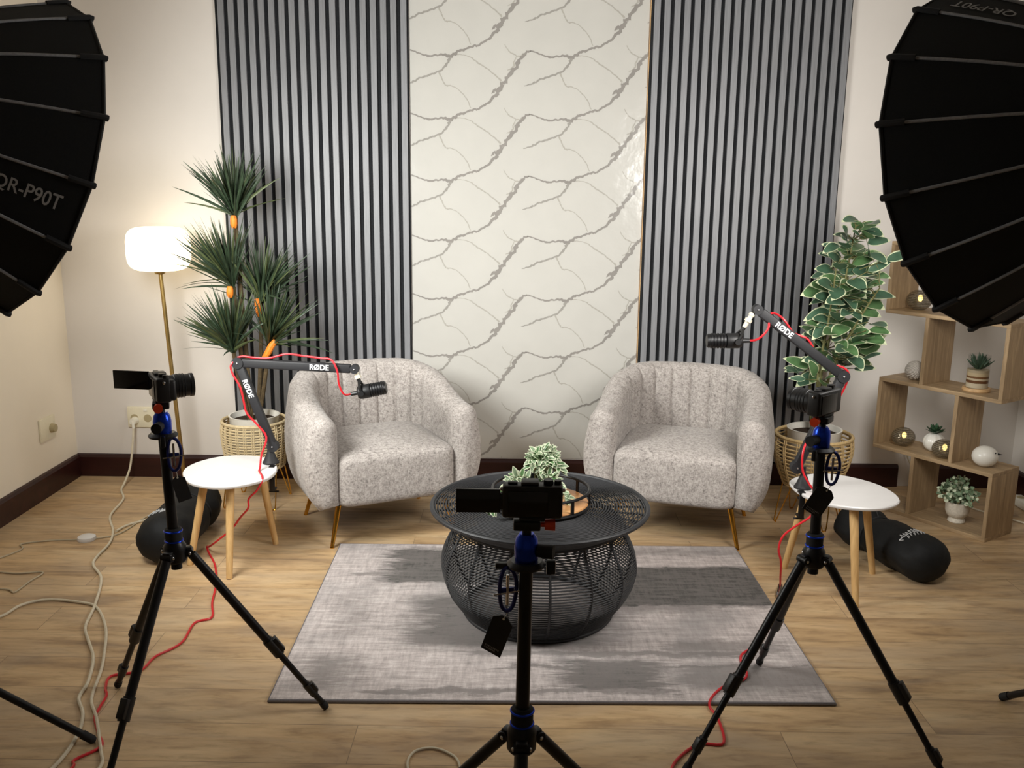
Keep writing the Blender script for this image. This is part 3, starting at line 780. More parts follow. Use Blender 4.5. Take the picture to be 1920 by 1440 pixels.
side_table([(-1.355, 3.55), (-1.356, 3.66), (-1.301, 3.755), (-1.221, 3.797), (-1.1, 3.785), (-1.022, 3.70), (-.985, 3.60), (-.992, 3.50), (-1.043, 3.425), (-1.111, 3.382), (-1.192, 3.378), (-1.285, 3.428)],
           [(-1.137, 3.394), (-1.049, 3.763), (-1.34, 3.525)], 'small white egg-shaped side table with beech legs by the left armchair')

# ------------------------------------------------------------------ boom arms with microphones
def boom(base, shoulder, elbow, wrist, y, label, flip, logos):
    t = thing('boom_arm', (base[0], y, .39), label, 'boom arm', 'microphone boom arms')
    B = V((base[0], y, .39)); S, E_, Wr = (V((p[0], y, p[1])) for p in (shoulder, elbow, wrist))
    MB().lathe([(0, 0), (.034, 0), (.034, .006), (.028, .014), (.014, .05), (.011, .062), (0, .062)], 28, Matrix.Translation(B)).build('clamp_cone', MAT['arm_black'], t)
    sd = 1 if flip else -1
    m = MB(); q = B + V((-.018 * sd, -.030, 0))
    m.box(q + V((0, -.018, -.002)), (.024, .034, .008), bev=.002).box(q + V((0, -.031, -.05)), (.022, .009, .1), bev=.002).box(q + V((0, -.015, -.098)), (.022, .036, .01), bev=.002)
    m.cyl(q + V((0, -.008, -.1)), q + V((0, -.008, -.026)), .005, .005, 12).cyl(q + V((0, -.008, -.03)), q + V((0, -.008, -.024)), .013, .013, 16).cyl(q + V((-.02, -.008, -.112)), q + V((.02, -.008, -.112)), .004, .004, 10)
    m.build('table_clamp', MAT['black_metal'], t)
    j = MB().cyl(B + V((0, 0, .05)), V((B.x, y, S.z)), .008, .008, 12)
    j.cyl(S + V((0, .016, 0)), S - V((0, .016, 0)), .0235, .0235, 26).build('shoulder_joint', MAT['arm_black'], t)
    MB().ball(S - V((0, .0165, 0)), .0042).build('screw', MAT['chrome'], t)
    def arm(a, b, w, name, yo):
        a = a + V((0, yo, 0)); b = b + V((0, yo, 0)); d = (b - a); L = d.length; M = axm(a.lerp(b, .5), d, (0, 1, 0)); M.translation = V((0, 0, 0))
        return MB().box(a.lerp(b, .5), (w * .82, w, L - .03), M, bev=.006, seg=3).build(name, MAT['arm_black'], t)
    lo = arm(S, E_, .036, 'lower_arm', 0); upp = arm(E_, Wr, .036, 'upper_arm', 0)
    MB().cyl(E_ + V((0, .019, 0)), E_ - V((0, .019, 0)), .0235, .0235, 26).build('elbow_joint', MAT['arm_black'], t)
    MB().ball(E_ - V((0, .0195, 0)), .0045).build('screw', MAT['chrome'], t)
    d = (Wr - E_).normalized()
    MB().cyl(Wr + V((0, .017, 0)), Wr - V((0, .017, 0)), .0185, .0185, 24).build('wrist_joint', MAT['arm_black'], t)
    MB().ball(Wr - V((0, .0175, 0)), .004).build('screw', MAT['chrome'], t)
    for a, b, k, par in logos:
        a = V((a[0], y, a[1])); b = V((b[0], y, b[1])); dd = (b - a).normalized(); c = a.lerp(b, k)
        vs, fs = text_geo('RØDE', .030, .0004, .0007); M = axm(c + V((0, -.0155, 0)), (0, -1, 0), dd)
        MB().add(vs, fs, 0, M).build('logo', MAT['white_logo'], lo if par == 'lo' else upp, smooth=False)['label'] = 'white printed logo'
    return t
YA, YR = 3.691, 3.452
boom((-1.034,), (-1.022, .464), (-1.150, .817), (-.672, .797), YA, 'black boom arm clamped to the left side table, upper half level', False,
     [((-1.022, .464), (-1.150, .817), .70, 'lo'), ((-1.150, .817), (-.672, .797), .70, 'up')][1:] + [((-1.150, .817), (-1.022, .464), .30, 'lo')])
boom((1.122,), (1.091, .475), (1.240, .840), (.898, 1.092), YR, 'black boom arm clamped to the right side table, upper half raised to the left', True,
     [((.898, 1.092), (1.240, .840), .30, 'up')])
def mic(tip, tail, y, post, label):
    a, b = V((tail[0], y, tail[1])), V((tip[0], y, tip[1])); d = (b - a).normalized(); L = (b - a).length
    t = thing('microphone', a.lerp(b, .5), label, 'microphone', 'black broadcast microphones'); M = axm(a, d, (0, 1, 0))
    r = .029
    MB().lathe([(0, 0), (r * .8, 0), (r * .95, .006), (r, .014), (r, L * .42), (r * .96, L * .44), (0, L * .44)], 32, M).build('body', MAT['black_plastic'], t)
    pr = [(0, L * .42)]; n = 5
    for i in range(n):
        z = L * (.45 + .45 * i / n); pr += [(r * .9, z), (r * 1.0, z + .003), (r * 1.0, z + L * .45 / n - .004), (r * .9, z + L * .45 / n - .001)]
    pr += [(r * .96, L * .93), (r * .8, L * .985), (0, L)]
    MB().lathe(pr, 32, M).build('grille', MAT['black_metal'], t)
    MB().cyl(a - d * .001, a - d * .03, .0095, .008, 16).build('plug', MAT['black_plastic'], t)
    c = a + d * L * .16; side = V((0, 1, 0)); pu = V((post[0], y, post[1])); up = (pu - c).normalized()
    m = MB()
    for s in (-1, 1):
        m.tube([c + side * s * .033, c + side * s * .035 + up * .025, c + up * .043 + side * s * .014, c + up * .046], .006, 8); m.cyl(c + side * s * .028, c + side * s * .042, .011, .011, 16)
    m.cyl(c + up * .04, c + up * .062, .008, .008, 14).build('yoke', MAT['black_plastic'], t)
    MB().tube([c + up * .058, pu - up * .03, pu], [.008, .0095, .009], 12).cyl(pu - up * .034, pu - up * .022, .0145, .0145, 14).ball(pu - up * .004, .012, n=14).build('threaded_adapter', MAT['adapter'], t)
mic((-.542, .722), (-.660, .697), YA, (-.668, .792), 'black microphone pointing right over the left armchair')
mic((.712, .970), (.846, .972), YR, (.880, 1.075), 'black microphone pointing left over the right armchair')

def cable(name, pts, r, mat, label, cat='cable', sub=5, group=None):
    return tag(MB().tube(spline(pts, sub), r, 8).build(name, mat), label, cat, group)
G = .0045
cable('microphone_cable', [(-.688, YA, .691), (-.715, YA - .022, .695), (-.733, YA - .03, .74), (-.737, YA - .032, .79), (-.762, YA - .02, .836), (-.81, YA - .01, .842), (-.88, YA, .848), (-.95, YA, .855), (-1.02, YA, .838), (-1.08, YA, .838), (-1.14, YA, .842), (-1.172, YA - .02, .815), (-1.170, YA - .024, .78), (-1.140, YA - .024, .72),
    (-1.128, YA - .024, .66), (-1.118, YA - .024, .61), (-1.08, YA - .024, .565), (-1.04, YA - .03, .51), (-1.049, 3.61, .447), (-1.050, 3.585, .402), (-1.047, 3.56, .395), (-1.02, 3.50, .396), (-1.010, 3.470, .385), (-1.032, 3.462, .345), (-1.065, 3.462, .31), (-1.07, 3.465, .27), (-1.12, 3.52, .211), (-1.167, 3.55, .150), (-1.235, 3.57, .09), (-1.30, 3.65, .03), (-1.328, 3.70, .008),
    (-1.30, 3.64, G), (-1.233, 3.514, G), (-1.17, 3.334, G), (-1.131, 3.169, G), (-1.093, 3.048, G), (-1.139, 3.005, G), (-1.132, 2.878, G), (-1.147, 2.822, G), (-1.186, 2.759, G), (-1.199, 2.67, G), (-1.275, 2.635, G), (-1.262, 2.566, G), (-1.240, 2.521, G), (-1.23, 2.447, G), (-1.222, 2.405, G), (-1.176, 2.326, G), (-1.140, 2.263, G), (-1.184, 2.201, G), (-1.174, 2.166, G), (-1.2, 2.05, G)],
    .0042, MAT['red_cable'], 'red microphone cable running down the left boom arm onto the floor', group='red microphone cables')
cable('microphone_cable', [(.872, YR, .972), (.90, YR - .01, .978), (.925, YR - .015, 1.0), (.94, YR - .02, 1.03), (.945, YR + .01, 1.065), (.97, YR + .03, 1.075), (1.0, YR, 1.055), (1.04, YR, 1.005), (1.09, YR, .985), (1.115, YR, .955), (1.135, YR, .915), (1.185, YR, .885), (1.235, YR, .875), (1.262, YR, .85), (1.258, YR + .01, .80), (1.235, YR + .02, .74), (1.20, YR + .024, .68), (1.155, YR + .02, .615), (1.105, YR - .03, .56), (1.102, YR - .04, .48),
    (1.125, YR - .05, .43), (1.149, YR - .06, .398), (1.146, 3.37, .396), (1.128, 3.30, .394), (1.112, 3.265, .375), (1.091, 3.25, .342), (1.038, 3.25, .304), (.997, 3.25, .265), (.985, 3.25, .214), (1.0, 3.26, .161), (1.012, 3.29, .086), (1.035, 3.36, .02), (1.040, 3.38, .008), (1.033, 3.345, G), (.985, 3.22, G), (.965, 3.14, G + .012), (.835, 2.90, G + RUGZ), (.75, 2.80, G + RUGZ), (.743, 2.687, G + RUGZ), (.716, 2.644, G + RUGZ), (.649, 2.604, G + RUGZ), (.600, 2.540, G + RUGZ), (.588, 2.50, G + .004), (.601, 2.455, G), (.592, 2.326, G), (.528, 2.319, G), (.476, 2.28, G), (.427, 2.207, G), (.41, 2.1, G)],
    .0042, MAT['red_cable'], 'red microphone cable running down the right boom arm and across the rug', group='red microphone cables')
xc = bpy.data.objects['microphone_cable.001']
MB().cyl((1.040, 3.375, .012), (1.012, 3.30, .012), .0095, .0095, 18).cyl((1.012, 3.30, .012), (1.005, 3.28, .011), .0085, .006, 18).build('plug_shell', MAT['chrome'], xc, world=False)['label'] = 'bright metal plug'

# ------------------------------------------------------------------ tripods with cameras
def tripod(C, hz, zc, rad, ang, fz, label, lean=(0, 0), cy=0, low=.05):
    t = thing('camera_tripod', (C[0], C[1], 0), label, 'tripod', 'camera tripods'); O = V((C[0], C[1], 0))
    H = O + V((0, 0, hz)); ct = zc - .098; T = O + V((lean[0], lean[1], ct)); ax = (T - H).normalized()
    MB().cyl(H - ax * low, T, .0145, .0135, 24).build('centre_column', MAT['black_metal'], t)
    MB().lathe([(.0, -.03), (.026, -.03), (.03, -.024), (.03, .015), (.022, .028), (0, .028)], 28, axm(H, ax)).build('hub', MAT['black_metal'], t)
    MB().lathe([(.0, .028), (.022, .028), (.0225, .032), (.0225, .062), (.019, .066), (0, .066)], 28, axm(H, ax)).build('column_lock', MAT['black_rubber'], t)
    for z in (.030, .058): MB().tube([H + ax * z + V((cos(2 * pi * k / 28) * .0226, sin(2 * pi * k / 28) * .0226, 0)) for k in range(28)], .0026, 8, True).build('lock_ring', MAT['blue'], t)
    for k, a in enumerate(ang):
        a = radians(a); d = V((cos(a), sin(a), 0)); s = V((-sin(a), cos(a), 0))
        p0 = H + d * .036 - V((0, 0, .006)); p1 = O + d * rad + V((0, 0, fz[k] + .012)); q = (p1 - p0).normalized(); L = (p1 - p0).length
        lg = MB(); lg.cyl(p0 + q * .01, p0 + q * L * .60, .0125, .0125, 18); lg.cyl(p0 + q * L * .56, p1 - q * .012, .0092, .0088, 16); lg.cyl(p0 + s * .016, p0 - s * .016, .011, .011, 16)
        lg.box(H + d * .028 - V((0, 0, .004)), (.03, .024, .026), rotm('Z', math.degrees(a)), bev=.004)
        lo = lg.build('leg', MAT['black_metal'], t)
        M = axm((0, 0, 0), q, s); c = p0 + q * L * .60
        MB().cyl(c - q * .03, c + q * .03, .0155, .0155, 18).box(c - d.cross(s).cross(q) * .0 + (d - q * d.dot(q)).normalized() * .014, (.022, .018, .05), M, bev=.003).build('leg_lock', MAT['black_plastic'], lo)
        c2 = p0 + q * (L - .075)
        MB().cyl(c2 - q * .022, c2 + q * .022, .012, .012, 16).box(c2 + (d - q * d.dot(q)).normalized() * .011, (.018, .014, .034), M, bev=.003).build('leg_lock', MAT['black_plastic'], lo)
        MB().cyl(p1 - q * .016, p1, .0105, .0118, 16).ball(p1, .0115, (1, 1, 1), 14).build('rubber_foot', MAT['black_rubber'], lo)
        for z in (-.0165, .0165): MB().ball(p0 + s * z, .0048, n=10).build('pivot_bolt', MAT['chrome'], lo)
    Bz = T
    MB().lathe([(0, 0), (.022, 0), (.023, .004), (.0235, .03), (.021, .045), (.014, .055), (0, .055)], 28, Matrix.Translation(Bz)).build('ball_head', MAT['blue'], t)
    R = rotm('Z', cy)
    MB().lathe([(0, -.012), (.036, -.012), (.038, -.007), (.03, .0), (0, .0)], 28, Matrix.Translation(Bz)).box(Bz + R @ V((.048, 0, -.014)), (.018, .012, .03), R, bev=.003).box(Bz + R @ V((-.048, 0, -.012)), (.024, .014, .012), R, bev=.003).build('accessory_plate', MAT['black_metal'], t)
    k0 = Bz + R @ V((.022, -.006, .022)); MB().cyl(k0, k0 + R @ V((.03, -.008, 0)), .0125, .014, 18).build('pan_knob', MAT['black_rubber'], t)
    cl = Bz + V((0, 0, .075))
    qr = MB().cyl(Bz + V((0, 0, .05)), cl, .009, .009, 14).box(cl, (.052, .042, .018), R, bev=.003).build('quick_release_clamp', MAT['black_metal'], t)
    MB().cyl(cl + R @ V((.026, -.006, 0)), cl + R @ V((.036, -.006, 0)), .005, .005, 12).cyl(cl + R @ V((.034, -.006, 0)), cl + R @ V((.054, -.006, 0)), .0105, .012, 16).build('clamp_knob', MAT['orange_knob'], qr)
    return T
def camera_body(T, az, label, flip=None, lens=.07, lr=1.0):
    B = V(T) + V((0, 0, .087)); R = rotm('Z', -az)       # lens looks along rotated +y
    t = thing('camera', B, label, 'camera', 'mirrorless cameras'); w = lambda x, y, z: B + R @ V((x, y, z))
    MB().box(w(0, 0, .035), (.115, .036, .064), R, bev=.006, seg=3).box(w(.043, .014, .033), (.028, .034, .056), R, bev=.008, seg=3).box(w(0, 0, .0015), (.05, .034, .006), R, bev=.002).build('body', MAT['black_plastic'], t)
    MB().box(w(-.008, -.0186, .033), (.076, .003, .05), R, bev=.001).build('rear_panel', MAT['black_gloss'], t)
    m = MB()
    m.box(w(-.005, .002, .070), (.034, .03, .008), R, bev=.003).cyl(w(.030, .002, .066), w(.030, .002, .076), .0095, .0095, 18).cyl(w(.048, .006, .066), w(.048, .006, .074), .007, .007, 16).box(w(-.038, .0, .069), (.018, .012, .005), R, bev=.001)
    m.build('top_controls', MAT['black_plastic'], t)
    M = axm(w(-.012, .016, .031), R @ V((0, 1, 0)))
    ln = MB().lathe([(a_ * lr, b_) for a_, b_ in [(0, 0), (.029, 0), (.030, .004), (.030, .02), (.0315, .022), (.0315, lens * .62), (.0295, lens * .64), (.0295, lens * .86), (.031, lens * .88), (.031, lens), (.026, lens), (.024, lens - .008), (0, lens - .008)]], 36, M).build('lens', MAT['black_plastic'], t)
    for z in (.03, .038, .046): MB().tube([M @ V((.0316 * lr * cos(2 * pi * k / 36), .0316 * lr * sin(2 * pi * k / 36), z * lens / .07)) for k in range(36)], .0009, 6, True).build('grip_ring', MAT['black_rubber'], ln)
    for s in (-1, 1): MB().ball(w(s * .0585, 0, .056), .0045, n=10).build('strap_lug', MAT['chrome'], t)
    if flip is not None:
        wd, ht, ang, dz = flip; h = w(-.058, -.012, .036 + dz); Q = rotm('Z', ang)
        sc = MB().box(h + Q @ V((-wd / 2 - .003, 0, 0)), (wd, .006, ht), Q, bev=.0015).box(h, (.008, .009, ht * .7), Q, bev=.002).build('flip_screen', MAT['black_gloss'], t)
    return t
T1 = tripod((-.924, 2.331), .555, .985, .387, (21.3, 141.3, 257), (0, 0, 0), 'black camera tripod with blue ball head standing left of the rug', (-.011, 0), -70)
T2 = tripod((.016, 1.67), .44, .918, .39, (30, 150, 270), (0, 0, 0), 'black camera tripod with blue ball head in the middle before the coffee table', (.004, 0), 0, .2)
T3 = tripod((.812, 2.36), .555, .962, .39, (92, 206, 327.5), (RUGZ, 0, 0), 'black camera tripod with blue ball head at the right, one foot on the rug', (-.006, 0), -125)
camera_body(T1, 58, 'black camera facing right with screen flipped out, on the left tripod', (.102, .050, -8, .006))
camera_body(V(T2) + V((.010, 0, 0)), 2, 'black camera seen from behind with screen flipped out, on the middle tripod', (.084, .047, 0, .0), .042, .76)
camera_body(T3, -43, 'black camera angled left with folded screen, on the right tripod')

# carabiners and swing tags hanging from the tripods
def carabiner(P, label, mat, yaw=0):
    t = thing('carabiner_tool', P, label, 'carabiner', 'carabiner tools'); R = rotm('Z', yaw); w = lambda x, y, z: V(P) + R @ V((x, y, z))
    loop = spline([w(-.006, 0, 0), w(.010, 0, -.006), w(.018, 0, -.035), w(.012, 0, -.075), w(0, 0, -.088), w(-.012, 0, -.075), w(-.015, 0, -.035)], 6, True)
    MB().tube(loop, .0042, 8, True).box(w(.0, 0, -.045), (.026, .007, .012), R, bev=.002).build('frame', mat, t)
    MB().cyl(w(-.028, -.002, -.052), w(.028, -.002, -.046), .0022, .0022, 10).cyl(w(.0, -.002, -.012), w(0, -.002, -.075), .003, .003, 10).build('key_bits', MAT['chrome'], t)
    return w(0, 0, -.088)
def swing_tag(P, tilt, yaw, label, wd=.046, ht=.072, line=True):
    t = thing('swing_tag', P, label, 'tag', 'paper tags on the tripods'); P = V(P); R = rotm('Z', yaw) @ rotm('Y', tilt)
    c = P + R @ V((0, 0, -.014 - ht / 2))
    MB().prism([(-wd / 2, -ht / 2), (wd / 2, -ht / 2), (wd / 2, ht / 2 - .012), (wd / 2 - .016, ht / 2), (-wd / 2 + .016, ht / 2), (-wd / 2, ht / 2 - .012)], -.0006, .0006, Matrix.Translation(c) @ R @ rotm('X', 90)).build('card', MAT['arm_black'], t)
    MB().tube([P, P + R @ V((.002, 0, -.008)), P + R @ V((0, -.001, -.018))], .0008, 5).build('string', MAT['white_plastic'], t)
    MB().cyl(P + R @ V((0, -.0012, -.02)), P + R @ V((0, .0012, -.02)), .0026, .0026, 10).build('eyelet', MAT['white_plastic'], t)
    if line:
        m = MB(); rnd = random.Random(5)
        for row, n in ((0, 9), (1, 7)):
            for k in range(n): m.box(c + R @ V((-wd * .34 + k * wd * .08, -.0009, -ht * .36 - row * .005)), (.0022, .0004, .0032), R)
        m.build('printed_marks', MAT['rib_grey'], t, smooth=False)
q = carabiner(V(T1) + V((.030, -.012, -.014)), 'navy carabiner tool hanging on the left tripod', MAT['navy'], 15)
swing_tag(q, -14, 25, 'dark paper tag hanging below the left tripod head', .036, .074, False)
q = carabiner(V(T2) + V((-.036, -.006, -.016)), 'dark carabiner tool hanging on the middle tripod', MAT['navy'], 10)
swing_tag(q, 20, -20, 'black paper tag hanging beside the middle tripod column', .044, .088)
q = carabiner(V(T3) + V((.032, -.012, -.014)), 'navy carabiner tool hanging on the right tripod', MAT['navy'], -10)
swing_tag(q, 32, 5, 'black paper tag hanging before the right white side table', .058, .08)

# ------------------------------------------------------------------ softboxes on light stands
def softbox(C, az, el, ph, emi, label, text):
    C = V(C); n = V((sin(az) * cos(el), cos(az) * cos(el), sin(el))); a = n.cross(V((0, 0, 1))).normalized(); b = a.cross(n)
    t = thing('softbox', C, label, 'softbox', 'deep parabolic softboxes'); R, D, N = .45, .50, 16
    prof = lambda u: R * (1 - .97 * u) ** .58 if u < 1 else 0.06       # u: 0 rim .. 1 back
    pt = lambda k, u, o=0: C - n * (D * u) + (a * cos(ph + 2 * pi * k / N) + b * sin(ph + 2 * pi * k / N)) * (prof(u) + o)
    U = [i / 14 for i in range(15)]
    vs = []; fs = []
    for k in range(N):
        for u in U: vs.append(pt(k, u, .002))
    P = len(U)
    for k in range(N):
        for i in range(P - 1): fs.append([k * P + i, ((k + 1) % N) * P + i, ((k + 1) % N) * P + i + 1, k * P + i + 1])
    MB().add(vs, fs).build('shell', MAT['softbox_cloth'], t, smooth=True, angle=12)
    vs = []
    for k in range(N):
        for u in U: vs.append(pt(k, u, -.004))
    MB().add(vs, [f[::-1] for f in fs]).build('silver_lining', MAT['silver'], t, smooth=False)
    d = C - n * .03
    MB().add([d] + [pt(k, .06, -.008) for k in range(N)], [[0, 1 + k, 1 + (k + 1) % N] for k in range(N)]).build('front_diffuser', MAT[emi], t, smooth=False)
    ld = bpy.data.lights.new('softbox_lamp', 'AREA'); ld.shape = 'DISK'; ld.size = .84; ld.spread = SPREAD_L if emi == 'diff_L' else SPREAD_R
    ld.energy = SOFT_L if emi == 'diff_L' else SOFT_R; ld.color = (.99, 1, .965) if emi == 'diff_L' else (1, .965, .92)
    lo = bpy.data.objects.new('softbox_lamp', ld); COL.objects.link(lo); lo.parent = t
    lo.matrix_local = axm(-n * .02, -n)
    MB().tube([pt(k, 0) for k in range(N)], .005, 6, True).build('rim_hem', MAT['black_rubber'], t)
    for k in range(N):
        rb = MB().tube([pt(k, u, .0035) for u in [.09 + .86 * i / 14 for i in range(15)]], .0040, 6).build('rib', MAT['rib_grey'], t)
        MB().tube([pt(k, .10, .0035), pt(k, .0, .004), pt(k, 0, .004) + n * .008], .0085, 8).build('rod_pocket', MAT['black_rubber'], rb)
    ap = C - n * D
    MB().lathe([(.0, .02), (.075, .02), (.078, .0), (.07, -.03), (.0, -.03)], 32, axm(ap, n)).build('speed_ring', MAT['black_metal'], t)
    lamp = MB().lathe([(0, -.03), (.05, -.03), (.055, -.05), (.055, -.2), (.045, -.215), (0, -.215)], 28, axm(ap, n)).build('lamp_head', MAT['black_plastic'], t)
    k, u0, u1, v0, size = text
    vs, fs = text_geo('QR-P90T', 1.0, 0, .012); xa = min(v.x for v in vs); w = max(v.x for v in vs) - xa; out = []
    for v in vs:
        u = u1 + (u0 - u1) * (v.x - xa) / w; f = v0 + v.y * size
        p0, p1 = pt(k, u, .005), pt(k + 1, u, .005); out.append(p0.lerp(p1, min(max(f, .02), .98)))
    MB().add(out, fs).build('printed_name', MAT['print_grey'], t, smooth=False)['label'] = 'grey printed name'
    return ap, n
def light_stand(base, ap, n, ang, hz, rad, label):
    t = thing('light_stand', (base[0], base[1], 0), label, 'light stand', 'light stands'); O = V((base[0], base[1], 0))
    head = ap - n * .12; top = V((base[0], base[1], head.z - .085))
    MB().cyl(O + V((0, 0, .12)), O + V((0, 0, 1.0)), .0165, .0165, 18).cyl(O + V((0, 0, .96)), top, .0125, .0125, 18).build('pole', MAT['black_metal'], t)
    MB().cyl(top - V((0, 0, .01)), top + V((0, 0, .05)), .018, .018, 18).tube([top + V((0, 0, .04)), head - V((0, 0, .055))], .013, 12).build('tilt_bracket', MAT['black_plastic'], t)
    MB().cyl(O + V((0, 0, hz - .03)), O + V((0, 0, hz + .03)), .025, .025, 20).cyl(O + V((0, 0, .98)), O + V((0, 0, 1.04)), .023, .023, 20).build('collar', MAT['black_plastic'], t)
    for a in ang:
        d = V((cos(radians(a)), sin(radians(a)), 0)); p1 = O + d * rad + V((0, 0, .012)); p0 = O + d * .02 + V((0, 0, hz))
        lg = MB().tube([p0, p1], .0105, 12).tube([O + d * .018 + V((0, 0, .14)), p0.lerp(p1, .5)], .006, 8).build('leg', MAT['black_metal'], t)
        MB().tube([p1 - (p1 - p0).normalized() * .03, p1], [.0125, .012], 12).ball(p1, .0125, n=12).build('rubber_foot', MAT['black_rubber'], lg)
apL, nL = softbox((-1.421, 2.685, 1.594), radians(40.03), radians(-16.33), radians(12.9), 'diff_L', 'black parabolic softbox seen from behind at the upper left', (14, .09, .37, .57, .34))
apR, nR = softbox((1.238, 2.561, 1.611), radians(-35.51), radians(-9.53), radians(125.2), 'diff_R', 'black parabolic softbox seen from behind at the upper right', (15, .10, .37, .55, .34))
light_stand((-1.87, 2.20), apL, nL, (7, 127, 247), .48, .70, 'black light stand at the left edge, one leg reaching past the white cables')
light_stand((1.655, 2.04), apR, nR, (105.7, 225.7, 345.7), .42, .56, 'black light stand at the right edge, one foot showing on the bare floor')

# ------------------------------------------------------------------ floor lamp
LB = V((-1.676, 4.42, 0)); LT = V((-1.733, 4.42, 1.12))
t = thing('floor_lamp', LB, 'lit floor lamp with white drum shade on thin brass pole', 'floor lamp')
MB().lathe([(0, 0), (.082, 0), (.085, .004), (.082, .014), (.02, .02), (0, .02)], 40, Matrix.Translation(LB)).build('base', MAT['brass'], t)
MB().cyl(LB + V((0, 0, .015)), LT + V((0, 0, .02)), .0105, .0095, 14).build('pole', MAT['brass'], t)
pr = []
for i in range(25):
    q = -pi / 2 + pi * i / 24; sg = lambda v, e: math.copysign(abs(v) ** e, v)
    pr.append((.147 * sg(max(cos(q), 0), .42), .105 * sg(sin(q), .55)))
MB().lathe(pr, 40, Matrix.Translation(LT + V((0, 0, .108)))).build('lamp_shade', MAT['shade'], t)
MB().cyl(LT - V((0, 0, .012)), LT + V((0, 0, .006)), .022, .03, 20).build('shade_holder', MAT['brass'], t)
t = thing('foot_switch', (-1.884, 3.781, 0), 'round white foot switch on its thin pale cord on the floor', 'switch')
MB().lathe([(0, 0), (.038, 0), (.040, .006), (.037, .016), (.026, .021), (0, .023)], 32, Matrix.Translation((-1.884, 3.781, 0))).build('switch_housing', MAT['white_lacquer'], t)
c1 = spline([(-1.69, 4.30, .004), (-1.74, 4.05, .004), (-1.77, 3.85, .004), (-1.85, 3.785, .006), (-1.884, 3.781, .008), (-1.93, 3.765, .006), (-1.98, 3.765, .004), (-2.049, 3.752, .004), (-2.136, 3.712, .004), (-2.104, 3.653, .004), (-2.16, 3.526, .004), (-2.2, 3.44, .004), (-2.10, 3.425, .004), (-1.994, 3.407, .004), (-1.894, 3.421, .004), (-1.902, 3.333, .004), (-1.906, 3.236, .004), (-1.936, 3.254, .004), (-1.977, 3.262, .004), (-2.1, 3.27, .004)], 5)
MB().tube(c1, .0032, 7).build('cord', MAT['thin_cord'], t)

W5 = .006
cable('power_cable', [(-2.018, YB - .052, .275), (-2.02, YB - .07, .20), (-2.03, 4.60, .08), (-2.03, 4.52, .02), (-2.014, 4.44, W5), (-1.945, 4.30, W5), (-1.906, 4.066, W5), (-1.813, 3.883, W5), (-1.761, 3.726, W5), (-1.738, 3.523, W5), (-1.635, 3.368, W5), (-1.553, 3.133, W5), (-1.51, 2.965, W5), (-1.456, 2.868, W5), (-1.381, 2.743, W5), (-1.33, 2.595, W5), (-1.315, 2.503, W5), (-1.263, 2.418, W5), (-1.229, 2.311, W5), (-1.223, 2.165, W5), (-1.27, 2.0, W5)], .0055, MAT['white_cable'], 'white cable running from the back wall socket down across the floor', group='white floor cables')
cable('power_cable', [(-1.795, 3.875, W5), (-1.775, 3.952, W5), (-1.718, 4.024, W5), (-1.684, 4.097, W5), (-1.62, 4.14, W5)], .0055, MAT['white_cable'], 'short white cable branching off toward the left black bag', group='white floor cables')
cable('power_cable', [(-1.95, 2.98, W5), (-1.847, 3.028, W5), (-1.821, 3.124, W5), (-1.747, 3.171, W5), (-1.618, 3.153, W5), (-1.535, 3.11, W5), (-1.43, 2.947, W5), (-1.354, 2.761, W5), (-1.319, 2.66, W5), (-1.275, 2.50, W5), (-1.215, 2.40, W5), (-1.13, 2.24, W5), (-1.10, 2.168, W5), (-1.11, 2.02, W5)], .0050, MAT['white_cable'], 'white cable looping in from the left edge beside the socket cable', group='white floor cables')
cable('power_cable', [(-.25, 2.08, .005), (-.278, 2.17, .005), (-.286, 2.224, .005), (-.269, 2.266, .005), (-.226, 2.28, .005), (-.18, 2.259, .005), (-.148, 2.216, .005), (-.13, 2.1, .005)], .0035, MAT['white_cable'], 'small white cable loop on the floor left of the middle tripod', group='white floor cables')

